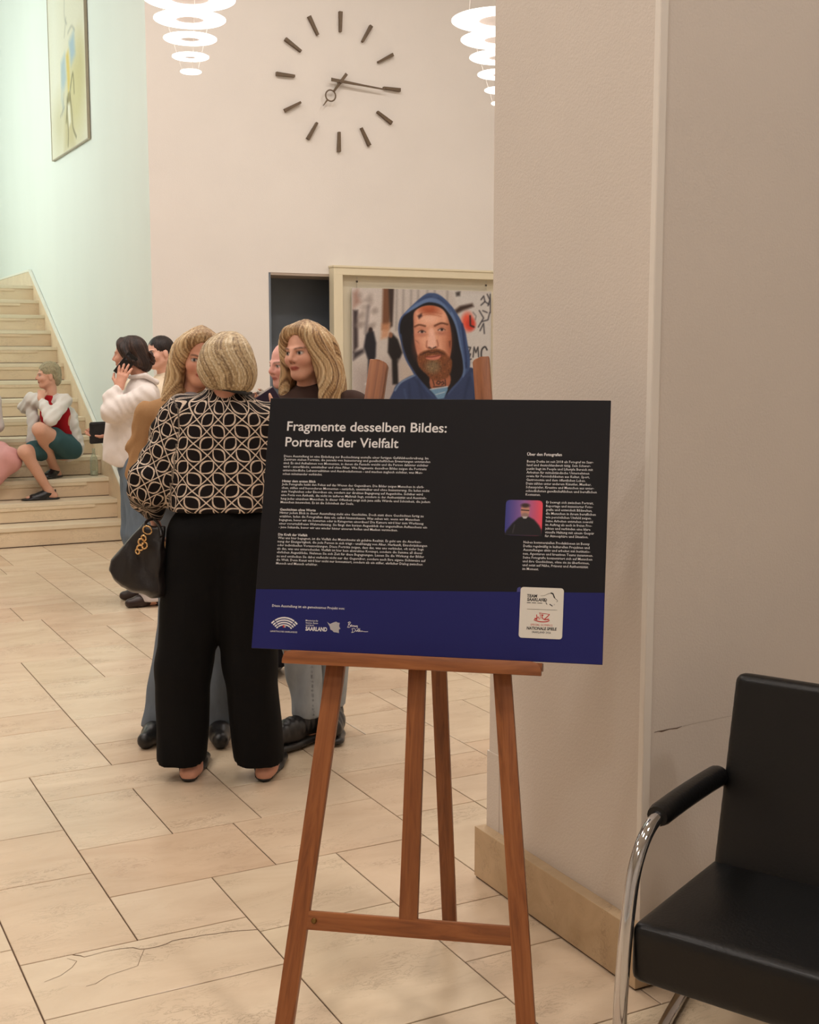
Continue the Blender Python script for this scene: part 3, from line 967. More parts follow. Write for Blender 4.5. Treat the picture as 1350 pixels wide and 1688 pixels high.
MB().prism([(.1849, .0709), (.1921, .0662), (.1995, .0699), (.2072, .0725), (.2108, .0703), (.216, .0699), (.2148, .0621), (.2187, .0556), (.2147, .0538), (.2159, .0455), (.209, .0469), (.2027, .0473), (.1983, .0515), (.1941, .0529), (.1919, .0602)], 0.0005, 0.0008, M=MBL).build('state_map', M_GREY_INK, board)
sg = MB()
def stroke(bm_, pts, w, lift=0.0009):
    q = smooth_pts(pts, 5, closed=False)
    n = len(q)
    Lp, Rp = [], []
    for i, pt in enumerate(q):
        a, c = Vector(q[max(i - 1, 0)]), Vector(q[min(i + 1, n - 1)])
        tt = (c - a)
        tt = tt.normalized() if tt.length > 1e-9 else Vector((1, 0))
        nv = Vector((-tt.y, tt.x)) * w / 2
        Lp.append(bm_.bm.verts.new(MBL @ Vector((pt[0] + nv.x, pt[1] + nv.y, lift))))
        Rp.append(bm_.bm.verts.new(MBL @ Vector((pt[0] - nv.x, pt[1] - nv.y, lift))))
    for i in range(n - 1):
        bm_.bm.faces.new((Lp[i], Rp[i], Rp[i + 1], Lp[i + 1]))
SG = 0.0011
stroke(sg, [(.2372, .0600), (.2378, .0660), (.2388, .0722), (.2360, .0708), (.2400, .0735), (.2428, .0712), (.2390, .0672), (.2425, .0650), (.2418, .0612), (.2375, .0600), (.2352, .0612)], SG)
stroke(sg, [(.2432, .0640), (.2462, .0652), (.2452, .0668), (.2436, .0640), (.2455, .0622), (.2480, .0636), (.2488, .0655), (.2492, .0626), (.2512, .0652), (.2520, .0624), (.2532, .0650), (.2538, .0622), (.2556, .0650), (.2562, .0622), (.2578, .0652), (.2585, .0630), (.2600, .0650), (.2598, .0600), (.2580, .0582)], SG)
stroke(sg, [(.2490, .0560), (.2486, .0510), (.2478, .0482), (.2462, .0490)], SG)
stroke(sg, [(.2462, .0560), (.2500, .0585), (.2545, .0570), (.2552, .0530), (.2520, .0495), (.2472, .0482)], SG)
stroke(sg, [(.2575, .0545), (.2572, .0520), (.2590, .0515), (.2602, .0545), (.2604, .0515), (.2630, .0590), (.2625, .0520), (.2640, .0515), (.2662, .0590), (.2655, .0515), (.2682, .0545), (.2668, .0530), (.2690, .0512), (.2720, .0540), (.2705, .0518), (.2735, .0522), (.2800, .0515), (.2868, .0522)], SG)
sg.build('signature', M_WHITE_INK, board)
# white badge with the two partner marks
bd = MB()
def rrect(u0, v0, u1, v1, r, n=5):
    o_ = []
    for cx, cy, a0 in ((u1 - r, v1 - r, 0), (u0 + r, v1 - r, 90), (u0 + r, v0 + r, 180), (u1 - r, v0 + r, 270)):
        o_ += [(cx + r * math.cos(R(a0 + 90 * k / n)), cy + r * math.sin(R(a0 + 90 * k / n))) for k in range(n + 1)]
    return o_
bd.prism(rrect(.6462, .0538, .7470, .1722, .007), 0.0004, 0.0016, M=MBL)
badge = bd.build('partner_badge', M_BADGE, board)
MB().prism([(.6372, .1600), (.6462, .1605), (.6462, .1718), (.6425, .1718), (.6385, .1690)], 0.0003, 0.0010, M=MBL).build('badge_fold', M_BLUE_FOLD, badge)
text_part('badge_text', [('TEAM', .6620, .1487, .0100, .0238), ('SAARLAND', .6626, .1402, .0100, .0460), ('NATIONALE SPIELE', .6640, .0738, .0092, .0697)], M_BLACK_INK, badge, 0.0019, 2, 0.03, 0.12, True)
text_part('badge_small_text', [('SAARLAND 2026', .6768, .0660, .0066, .0438)], M_BLACK_INK, badge, 0.0019, 1, 0.006, 0.0, True)
text_part('badge_red_text', [('SPECIAL OLYMPICS', .6728, .0828, .0066, .0511)], M_RED_INK, badge, 0.0019, 1, 0.0)
for (u0_, u1_) in ((.6623, .6712), (.6740, .6838), (.6866, .6979)):
    MB().prism([(u0_, .1353), (u1_, .1353), (u1_, .1367), (u0_, .1367)], 0.0017, 0.0019, M=MBL).build('tagline_bar', M_BLACK_INK, badge)
MB().prism([(.6633, .1207), (.7333, .1207), (.7333, .1213), (.6633, .1213)], 0.0017, 0.0019, M=MBL).build('divider', M_BLACK_INK, badge)
sw = MB()
for pts, w in (([(.6935, .1530), (.7020, .1540), (.7100, .1580), (.7160, .1600)], .0006), ([(.7165, .1602), (.7215, .1590), (.7240, .1540), (.7262, .1490)], .0028),
               ([(.7262, .1490), (.7300, .1460), (.7335, .1425), (.7310, .1400)], .0010), ([(.7060, .1380), (.7085, .1345), (.7080, .1335)], .0016),
               ([(.7150, .1345), (.7190, .1318), (.7222, .1298)], .0020), ([(.6985, .1480), (.7020, .1450), (.7070, .1400)], .0010), ([(.7265, .1350), (.7262, .1320)], .0006)):
    stroke(sw, pts, w, 0.0019)
sw.build('team_emblem', M_BLACK_INK, badge)
se = MB()
for pts, w in (([(.6800, .0968), (.6900, .0935), (.7000, .0925), (.7100, .0935), (.7165, .0965)], .0022), ([(.6860, .1090), (.6866, .1030), (.6872, .0975)], .0020),
               ([(.6872, .1010), (.6900, .1035), (.6920, .1000), (.6918, .0975)], .0016), ([(.6920, .1130), (.7000, .1120), (.7080, .1115), (.7160, .1105)], .0012),
               ([(.6960, .1080), (.7010, .1085), (.6985, .1040), (.7025, .0985)], .0020), ([(.7160, .1105), (.7120, .1060), (.7070, .1010), (.7030, .0975)], .0022),
               ([(.6930, .1130), (.6945, .1060), (.6960, .0990)], .0010), ([(.7050, .0975), (.7110, .0985), (.7150, .0990)], .0026), ([(.6815, .1000), (.6850, .0990), (.6880, .0975)], .0030)):
    stroke(se, pts, w, 0.0019)
se.build('games_emblem', M_RED_INK, badge)

# ================================================================== wall clock
CLX, CLZ, CLR = 4.507, 3.862, 0.566
clock = empty('wall_clock', (CLX, YB, CLZ))
tag(clock, 'large dark wall clock of bare hour bars and two hands on the white wall', 'clock')
M_CLOCK = plain('dark_bronze', rgb(104, 86, 66), 0.5, 0.0, vary=0.15, vscale=30)
for k in range(12):
    a = R(90 - 30 * k - 1.2)
    d, nrm = Vector((math.cos(a), 0, math.sin(a))), Vector((-math.sin(a), 0, math.cos(a)))
    b = MB()
    pr = [d * 0.405 - nrm * 0.009, d * 0.405 + nrm * 0.009, d * CLR + nrm * 0.0145, d * CLR - nrm * 0.0145]
    fv = [b.bm.verts.new(q + Vector((0, -0.030, 0))) for q in pr]
    bv = [b.bm.verts.new(q + Vector((0, -0.001, 0))) for q in pr]
    b.bm.faces.new(fv)
    b.bm.faces.new(bv[::-1])
    for i in range(4):
        b.bm.faces.new((fv[i], bv[i], bv[(i + 1) % 4], fv[(i + 1) % 4]))
    b.build('hour_bar', M_CLOCK, clock)
def hand(ang, pts, y0, y1, name, ring=None):
    a = R(90 - ang)
    d, nrm = Vector((math.cos(a), 0, math.sin(a))), Vector((-math.sin(a), 0, math.cos(a)))
    b = MB()
    n = len(pts)
    outline = [d * r + nrm * w for r, w in pts] + [d * r - nrm * w for r, w in pts[::-1]]
    fv = [b.bm.verts.new(q + Vector((0, y0, 0))) for q in outline]
    bv = [b.bm.verts.new(q + Vector((0, y1, 0))) for q in outline]
    b.bm.faces.new(fv)
    b.bm.faces.new(bv[::-1])
    for i in range(2 * n):
        b.bm.faces.new((fv[i], bv[i], bv[(i + 1) % (2 * n)], fv[(i + 1) % (2 * n)]))
    if ring:
        r, rr, th = ring
        b.tube([d * r + Vector((rr * math.cos(2 * math.pi * k / 24), (y0 + y1) / 2, rr * math.sin(2 * math.pi * k / 24))) for k in range(25)], th, 8)
    b.build(name, M_CLOCK, clock)
hand(94, [(-0.092, 0.014), (0.0, 0.013), (0.20, 0.008), (0.40, 0.006)], -0.052, -0.046, 'minute_hand')
hand(218, [(-0.085, 0.013), (0.0, 0.012), (0.11, 0.009)], -0.045, -0.039, 'hour_hand', (0.155, 0.045, 0.006))
hand(218, [(0.198, 0.007), (0.265, 0.003)], -0.045, -0.039, 'hour_hand_tip')
MB().lathe([(0.018, 0), (0.018, 0.058), (0.0005, 0.058)], 16, M=Matrix.Rotation(R(90), 4, 'X')).build('hub', M_CLOCK, clock, 40)

# ================================================================== tiered pendant lamps
def pendant(loc, label):
    e = empty('pendant_lamp', loc)
    tag(e, label, 'lamp', 'tiered disc pendant lamps')
    radii = [0.060, 0.104, 0.150, 0.202, 0.258, 0.318]
    zs = [0.0, 0.082, 0.180, 0.286, 0.396, 0.514]
    for i, (r, z) in enumerate(zip(radii, zs)):
        ri = 0.0005 if i == 0 else r * (0.31 + 0.028 * i)
        MB().lathe([(ri, z), (r - 0.006, z), (r, z + 0.004), (r, z + 0.010), (r - 0.006, z + 0.013), (ri, z + 0.013), (ri, z)], 48).build('disc', M_PENDANT, e, 40)
        if i:
            MB().lathe([(0.0005, z + 0.006), (ri + 0.0005, z + 0.006), (ri + 0.0005, z + 0.0125), (0.0005, z + 0.0125)], 40).build('unlit_hole_fill', M_SOFFIT, e, 40)  # dull plate added in the hole to imitate its unlit inside
    for k in range(3):
        a = 2 * math.pi * k / 3 + 0.4
        MB().tube([(0.05 * math.cos(a), 0.05 * math.sin(a), 0.012), (0.21 * math.cos(a), 0.21 * math.sin(a), 0.527), (0.05 * math.cos(a), 0.05 * math.sin(a), HALL_Z - loc[2])], 0.0015, 5).build('wire', M_TRIM, e)
    MB().lathe([(0.09, HALL_Z - loc[2]), (0.09, HALL_Z - loc[2] - 0.03), (0.0005, HALL_Z - loc[2] - 0.03)], 24).build('canopy', M_LAMPBODY, e, 40)
    return e
pendant((2.316, 7.134, 3.187), 'tiered pendant lamp of white glowing rings hanging above the talking group, left of the clock')
pendant((4.387, 7.164, 3.202), 'tiered pendant lamp of white glowing rings partly hidden by the pillar, right of the clock')

# ================================================================== showcase with the hanging portrait
case = empty('display_case', (5.28, YB, 0))
tag(case, 'cream framed wall showcase in which the large portrait hangs', 'showcase')
def cbox(name, lo, hi, mat, bev=0.006, par=None):
    o = MB().box((lo[0] - 5.28, lo[1] - YB, lo[2]), (hi[0] - 5.28, hi[1] - YB, hi[2]), bev).build(name, mat, par or case)
    return o
CX0, CX1, CZ0, CZ1 = 4.402, 6.15, 0.62, 2.335
cbox('frame_stile', (CX0, YB - 0.10, CZ0), (CX0 + 0.085, YB - 0.001, CZ1), M_CREAM)
cbox('frame_stile', (CX1 - 0.085, YB - 0.10, CZ0), (CX1, YB - 0.001, CZ1), M_CREAM)
cbox('frame_rail', (CX0 + 0.001, YB - 0.101, CZ1 - 0.062), (CX1 - 0.001, YB - 0.001, CZ1 + 0.001), M_CREAM)
cbox('frame_rail', (CX0 + 0.001, YB - 0.101, CZ0), (CX1 - 0.001, YB - 0.001, CZ0 + 0.07), M_CREAM)
cbox('cornice', (CX0 - 0.006, YB - 0.108, CZ1), (CX1 + 0.006, YB - 0.001, CZ1 + 0.018), M_CREAM, 0.004)
cbox('back_panel', (CX0 + 0.084, YB - 0.030, CZ0 + 0.06), (CX1 - 0.084, YB - 0.004, CZ1 - 0.061), M_CREAM_PANEL, 0.0)

PXA, PXB, PYA, PYB = 572.0, 802.0, 476.0, 672.0
p = Paint(PXA, PYA, PXB, PYB, 270, 230, (196, 188, 182))
c5 = lambda x, y: (420 + x / 3.2927, 420 + y / 3.2927)
c8 = lambda x, y: (640 + x / 7.849, 470 + y / 7.849)
L5 = lambda pts: [c5(*q) for q in pts]
L8 = lambda pts: [c8(*q) for q in pts]
rnd = random.Random(3)
p.poly(L5([(505, 600), (760, 560), (760, 860), (505, 860)]), (172, 160, 156), 30)
p.poly(L5([(505, 180), (640, 180), (640, 420), (505, 520)]), (206, 196, 190), 24)
p.poly(L5([(505, 300), (530, 300), (530, 490), (505, 520)]), (66, 56, 58), 5)
p.poly(L5([(505, 210), (530, 190), (545, 260), (505, 290)]), (150, 110, 96), 8, 0.7)
for k in range(16):
    x, y = rnd.uniform(535, 620), rnd.uniform(220, 400)
    p.ell(*c5(x, y), rnd.uniform(2, 5), rnd.uniform(3, 9), (150, 138, 132), 5, rnd.uniform(0, 90), 0.5)
p.line(L5([(585, 280), (570, 420)]), 5, (120, 112, 112), 5, 0.7)
p.poly(L5([(505, 520), (560, 500), (560, 520), (505, 560)]), (60, 54, 58), 6)
p.poly(L5([(662, 180), (712, 180), (706, 300), (690, 400), (655, 400)]), (116, 78, 56), 5)
p.poly(L5([(690, 180), (720, 180), (712, 380), (698, 390)]), (58, 46, 42), 4)
p.poly(L5([(655, 370), (700, 365), (690, 440), (650, 450)]), (196, 140, 104), 6, 0.8)
for x in (735, 770, 812, 850, 900, 940, 1010):
    p.line(L5([(x, 185), (x - 4, 400)]), 3.2, (150, 142, 138), 4, 0.8)
p.poly(L5([(570, 430), (590, 400), (612, 410), (625, 470), (622, 540), (608, 600), (605, 675), (580, 675), (582, 560), (560, 490)]), (34, 34, 42), 4)
p.ell(*c5(596, 402), 3.2, 4.2, (52, 40, 40), 2)
p.ell(*c5(592, 686), 7, 3, (226, 222, 220), 3)
p.poly(L5([(690, 440), (712, 420), (740, 450), (765, 520), (740, 580), (742, 690), (712, 690), (708, 560), (686, 520)]), (30, 26, 28), 4)
p.ell(*c5(702, 428), 3.2, 4.6, (140, 96, 74), 2)
p.poly(L5([(745, 560), (800, 590), (830, 650), (760, 680)]), (190, 176, 166), 10)
p.poly(L5([(1040, 190), (1262, 190), (1262, 800), (1130, 800), (1130, 560), (1080, 330)]), (204, 200, 196), 10)
p.poly(L5([(1052, 290), (1080, 268), (1150, 252), (1158, 268), (1100, 290), (1060, 310)]), (62, 46, 40), 5)
p.poly(L5([(1070, 190), (1082, 190), (1080, 212), (1060, 215), (1056, 196)]), (70, 64, 62), 4)
p.ell(*c5(1124, 352), 10, 15, (226, 92, 70), 8)
p.ell(*c5(1142, 366), 8, 10, (206, 66, 52), 6)
p.line(L5([(1138, 320), (1140, 372), (1160, 380)]), 2.6, (40, 34, 36), 2)
p.line(L5([(1155, 300), (1172, 320), (1168, 340)]), 1.6, (120, 116, 116), 2)
for pts in ([(1200, 230), (1215, 210), (1222, 240), (1200, 260)], [(1235, 200), (1250, 230), (1240, 262)], [(1252, 200), (1254, 300)], [(1190, 290), (1215, 330), (1185, 380)],
            [(1205, 350), (1240, 340), (1250, 300)], [(1195, 400), (1215, 360), (1220, 415)], [(1210, 290), (1235, 300)], [(1222, 240), (1245, 255)]):
    p.line(L5(pts), 1.8, (52, 50, 56), 1.8)
p.line(L5([(1128, 490), (1142, 492), (1130, 525), (1142, 528), (1130, 560), (1146, 556)]), 1.8, (40, 38, 42), 1.6)
p.line(L5([(1156, 545), (1162, 490), (1172, 520), (1184, 490), (1188, 545)]), 1.8, (40, 38, 42), 1.6)
p.line(smooth_pts(L5([(1236, 505), (1224, 488), (1206, 505), (1204, 545), (1216, 565)]), 5, False), 2.4, (36, 36, 40), 1.6)
p.line(L5([(1150, 575), (1240, 590)]), 2, (150, 150, 150), 3, 0.6)
# hooded sweatshirt
hood = smooth_pts(L8([(40, 560), (62, 430), (130, 340), (230, 240), (330, 150), (400, 100), (470, 85), (560, 100), (650, 160), (740, 250), (800, 330), (862, 430), (920, 560), (952, 720), (985, 900), (985, 1040), (920, 1140), (560, 1440), (300, 1200), (200, 1050), (120, 900), (70, 700)]), 4)
p.poly(smooth_pts(L8([(-40, 1700), (-20, 1340), (70, 1220), (250, 1130), (420, 1140), (800, 1100), (980, 1040), (1100, 1100), (1180, 1180), (1230, 1700)]), 4), (52, 66, 102), 2)
p.poly(hood, (64, 84, 126), 1.5)
p.poly(smooth_pts(L8([(130, 345), (260, 235), (380, 170), (480, 150), (600, 190), (720, 290), (800, 440), (850, 640), (900, 900), (925, 1090), (890, 1170), (860, 1000), (820, 700), (760, 450), (640, 290), (480, 215), (340, 240), (200, 330)]), 4), (98, 122, 164), 2)
p.line(smooth_pts(L8([(880, 480), (905, 700), (930, 900), (940, 1050)]), 5, False), 3, (38, 52, 92), 3)
inner = smooth_pts(L8([(62, 540), (100, 405), (190, 330), (290, 270), (380, 220), (470, 205), (590, 235), (680, 315), (755, 425), (805, 560), (845, 760), (885, 930), (895, 1090), (850, 1200), (740, 1310), (640, 1420), (540, 1420), (430, 1310), (310, 1180), (225, 1060), (150, 920), (90, 750)]), 4)
p.poly(inner, (24, 22, 27), 2)
p.line(smooth_pts(L8([(75, 620), (95, 760), (150, 930), (225, 1065), (310, 1190), (430, 1330), (540, 1440)]), 5, False), 2.2, (58, 74, 110), 2)
p.line(smooth_pts(L8([(0, 1330), (80, 1225), (250, 1140)]), 5, False), 2.5, (120, 140, 172), 2)
# face
p.poly(smooth_pts(L8([(470, 1140), (705, 1120), (700, 1290), (480, 1320)]), 4), (168, 104, 78), 2)
face = smooth_pts(L8([(246, 340), (330, 272), (450, 246), (580, 270), (660, 340), (712, 480), (735, 640), (735, 800), (700, 950), (600, 1060), (500, 1090), (400, 1050), (310, 930), (268, 800), (246, 650), (240, 480)]), 4)
fm = p.edge(p.poly_d(face), 2)
p.put(fm, (224, 164, 136))
p.put(fm * p.edge(np.hypot((p.X - c8(430, 0)[0]) / 1.0, (p.Y - c8(0, 270)[1]) / 0.55) - 16, 14), (182, 92, 58), 0.85)
p.put(fm * p.edge(np.abs(p.X - c8(735, 0)[0]) - 6, 9), (150, 82, 54), 0.7)
p.put(fm * p.edge(np.abs(p.X - c8(240, 0)[0]) - 3, 6), (170, 98, 72), 0.5)
p.ell(*c8(440, 420), 13, 7, (240, 190, 166), 8, 0, 0.8)
for y in (330, 365):
    p.line(smooth_pts(L8([(330, y + 20), (450, y - 6), (600, y + 20)]), 5, False), 1.0, (160, 82, 56), 2, 0.5)
p.poly(L8([(290, 380), (345, 345), (350, 385), (310, 420)]), (74, 48, 46), 3)
p.line(smooth_pts(L8([(252, 520), (310, 495), (390, 510)]), 5, False), 2.4, (92, 54, 38), 2)
p.line(smooth_pts(L8([(515, 505), (600, 470), (685, 485)]), 5, False), 2.8, (92, 54, 38), 2)
for ex, ey in ((345, 582), (605, 552)):
    p.ell(*c8(ex, ey), 7, 3.6, (196, 132, 110), 3, -4, 0.8)
    p.ell(*c8(ex, ey), 5.6, 2.3, (214, 196, 188), 1.2, -4)
    p.ell(*c8(ex + 4, ey), 2.3, 2.3, (34, 26, 26), 1)
    p.line(smooth_pts(L8([(ex - 48, ey + 8), (ex, ey - 20), (ex + 50, ey + 4)]), 5, False), 1.2, (60, 34, 28), 1)
    p.line(smooth_pts(L8([(ex - 40, ey + 40), (ex, ey + 58), (ex + 48, ey + 36)]), 5, False), 1.0, (172, 108, 90), 2, 0.7)
p.poly(smooth_pts(L8([(445, 560), (500, 560), (535, 760), (480, 800), (420, 765)]), 4), (240, 190, 170), 4)
p.line(smooth_pts(L8([(412, 700), (408, 770), (440, 795)]), 5, False), 2, (150, 84, 66), 2)
p.line(smooth_pts(L8([(545, 690), (560, 760), (530, 790)]), 5, False), 2, (176, 110, 90), 2)
p.line(L8([(440, 780), (480, 800), (530, 775)]), 1.8, (60, 34, 30), 1.5)
p.ell(*c8(480, 800), 0.9, 0.9, (230, 226, 220), 0.8)
p.poly(L8([(262, 690), (312, 735), (300, 715), (285, 700)]), (70, 48, 46), 2)
p.poly(L8([(700, 700), (728, 690), (720, 790), (708, 760)]), (70, 44, 40), 2)
beard = smooth_pts(L8([(288, 905), (330, 850), (420, 815), (540, 800), (640, 830), (700, 900), (748, 960), (735, 1080), (690, 1170), (560, 1210), (470, 1190), (400, 1120), (325, 1050), (290, 980)]), 4)
bm_ = p.edge(p.poly_d(beard), 3)
tex = 0.5 + 0.5 * np.sin(p.X * 2.1 + 3 * np.sin(p.Y * 0.55) + 1.5 * np.sin(p.X * .9)) * np.sin(p.Y * 0.8 + 2.2 * np.sin(p.X * 0.7))
bc = np.array([84, 48, 30])[None, None] / 255 * (1 - tex[..., None]) + np.array([158, 98, 62])[None, None] / 255 * tex[..., None]
p.put(bm_, bc)
ch = p.edge(np.hypot((p.X - c8(490, 0)[0]) / 1.1, (p.Y - c8(0, 1030)[1]) / 1.0) - 11, 9)
p.put(ch * bm_, np.array([150, 128, 98])[None, None] / 255 * (0.6 + 0.5 * tex[..., None]), 0.85)
p.poly(smooth_pts(L8([(400, 905), (480, 885), (600, 880), (560, 935), (470, 945), (410, 930)]), 4), (204, 128, 108), 2)
p.line(smooth_pts(L8([(395, 905), (490, 902), (605, 878)]), 5, False), 1.5, (112, 46, 40), 1.2)
p.line(smooth_pts(L8([(330, 880), (420, 840), (480, 850), (560, 835), (640, 870)]), 5, False), 2.4, (66, 38, 28), 2, 0.8)
for pts in ([(540, 1240), (560, 1215), (590, 1225), (575, 1260), (545, 1250)], [(600, 1240), (625, 1220), (640, 1250), (610, 1265)], [(500, 1290), (560, 1290), (640, 1285)], [(490, 1200), (510, 1270)], [(655, 1200), (660, 1280)]):
    p.line(L8(pts), 1.6, (54, 36, 34), 1.2)
p.poly(L8([(450, 1325), (690, 1290), (690, 1330), (640, 1440), (560, 1450), (520, 1400)]), (112, 150, 182), 1.5)
p.line(L8([(455, 1322), (690, 1288)]), 1.5, (206, 214, 220), 1.2)
p.line(L8([(530, 1390), (650, 1360)]), 1.0, (206, 214, 220), 1.2)
for pts in ([(300, 1200), (360, 1500)], [(180, 1250), (200, 1500)], [(980, 1180), (900, 1480)], [(1080, 1200), (1060, 1500)]):
    p.line(L8(pts), 4, (36, 48, 80), 5, 0.6)
# modelling of the face and cloth folds in the photograph itself
for (x, y, rx, ry, c_, a_) in ((290, 760, 7, 16, (172, 96, 72), .5), (690, 700, 7, 20, (160, 88, 60), .55), (370, 700, 9, 8, (236, 178, 152), .5), (640, 660, 7, 8, (214, 146, 116), .5),
                               (345, 620, 9, 3, (186, 116, 96), .6), (610, 600, 9, 3, (176, 108, 88), .6), (330, 540, 9, 3, (176, 104, 80), .5), (600, 512, 10, 3, (168, 98, 74), .5), (460, 320, 14, 5, (150, 70, 44), .6)):
    p.ell(*c8(x, y), rx, ry, c_, min(rx, ry) * 1.6, 0, a_)
for pts, c_ in (([(300, 200), (380, 150), (470, 130)], (46, 62, 100)), ([(560, 150), (660, 230), (720, 320)], (46, 62, 100)), ([(860, 560), (890, 760), (920, 960)], (84, 106, 150)), ([(940, 1060), (860, 1200), (700, 1380)], (84, 106, 150)),
                ([(120, 1320), (160, 1500)], (78, 98, 140)), ([(1010, 1120), (1060, 1300)], (78, 98, 140)), ([(240, 1180), (330, 1280), (420, 1430)], (40, 52, 86))):
    p.line(smooth_pts(L8(pts), 5, False), 2.2, c_, 3.5, .6)
p.soften(1, 0.02)
pw, ph_ = 5.955 - 4.578, (5.955 - 4.578) * 0.76
pz1 = 2.170
photo = empty('framed_photograph', ((4.578 + 5.955) / 2, YB - 0.075, pz1 - ph_))
tag(photo, 'large hanging photograph of a bearded man in a blue hood on a blurred street', 'photograph')
PO = Vector(photo.location)
MB().box((4.578 - PO.x, -0.008, 0), (5.955 - PO.x, 0.008, ph_), 0.002, 1).build('mount', plain('mount_white', rgb(220, 216, 208), 0.6), photo)
p.mesh('print', pw, ph_, M_PRINT, photo, lambda u, v: np.stack([u + 4.578 - PO.x, np.full_like(u, -0.0088), v], 1))
M_STEEL = plain('steel_wire', rgb(190, 186, 176), 0.3, 1.0)
for xx in (4.628, 5.905):
    MB().tube([(xx - PO.x, 0.0, ph_ - 0.004), (xx - PO.x, 0.0, ph_ + 0.093)], 0.0022, 6).build('wire', M_STEEL, photo)
    MB().box((xx - PO.x - 0.008, -0.006, ph_ + 0.045), (xx - PO.x + 0.008, 0.006, ph_ + 0.062), 0.002, 1).build('clamp', plain('clamp_dark', rgb(80, 74, 66), 0.4, 0.6), photo)

# ================================================================== abstract painting in the stairwell
p = Paint(0, 0, 100, 136, 130, 176, (222, 218, 198))
p.poly([(0, 0), (34, 0), (30, 136), (0, 136)], (226, 224, 208), 30)
p.ell(72, 104, 24, 26, (204, 196, 150), 26, 10, 0.9)
p.ell(24, 116, 18, 16, (206, 200, 168), 22, 0, 0.8)
p.ell(86, 88, 10, 14, (198, 188, 140), 18, 0, 0.7)
p.poly([(40, 112), (62, 108), (66, 136), (36, 136)], (196, 186, 146), 10, 0.8)
p.poly([(34, 80), (46, 76), (48, 92), (40, 98), (34, 94)], (172, 190, 196), 6, 0.9)
p.poly([(58, 72), (72, 68), (74, 82), (62, 86)], (164, 186, 200), 6, 0.9)
p.line([(36, 86), (34, 102), (38, 108)], 3, (176, 190, 190), 6, 0.7)
p.poly([(49, 78), (56, 76), (58, 94), (52, 104)], (214, 192, 116), 4)
p.poly([(47, 104), (58, 102), (58, 108), (47, 110)], (150, 140, 104), 4, 0.8)
for pts in ([(52, 102), (47, 112), (49, 124), (47, 133)], [(56, 102), (60, 114), (62, 124), (70, 131)], [(48, 110), (44, 118)], [(58, 100), (66, 92), (68, 104)]):
    p.line(smooth_pts(pts, 5, False), 1.4, (104, 100, 76), 2.2, 0.85)
for pts in ([(50, 40), (48, 54), (54, 60)], [(52, 56), (46, 66)], [(56, 66), (66, 64), (74, 68)], [(40, 100), (34, 112)], [(28, 112), (40, 108)], [(54, 20), (50, 40)]):
    p.line(smooth_pts(pts, 5, False), 0.8, (150, 150, 140), 2.5, 0.7)
p.poly([(49, 108), (55, 108), (57, 120), (51, 122)], (232, 230, 216), 3, 0.8)
pic = empty('wall_painting', (XW - 0.004, 12.525, 3.555))
tag(pic, 'tall abstract painting with blue and yellow strokes on pale ground, high above the stairs', 'painting')
PW_, PH2 = 1.51, 2.05
MB().box((-0.022, -PW_ / 2, 0), (-0.001, PW_ / 2, PH2), 0.002, 1).build('canvas', plain('canvas_white', rgb(224, 220, 204), 0.8), pic)
p.mesh('painted_surface', PW_, PH2, M_CANVAS, pic, lambda u, v: np.stack([np.full_like(u, -0.0228), PW_ / 2 - u, v], 1))
M_FRAME = plain('dark_frame', rgb(176, 164, 142), 0.5)
for lo, hi in (((-0.028, -PW_ / 2 - 0.009, -0.009), (-0.002, -PW_ / 2, PH2 + 0.009)), ((-0.028, PW_ / 2, -0.009), (-0.002, PW_ / 2 + 0.009, PH2 + 0.009)),
               ((-0.028, -PW_ / 2, -0.009), (-0.002, PW_ / 2, 0)), ((-0.028, -PW_ / 2, PH2), (-0.002, PW_ / 2, PH2 + 0.009))):
    MB().box(lo, hi).build('frame_strip', M_FRAME, pic)

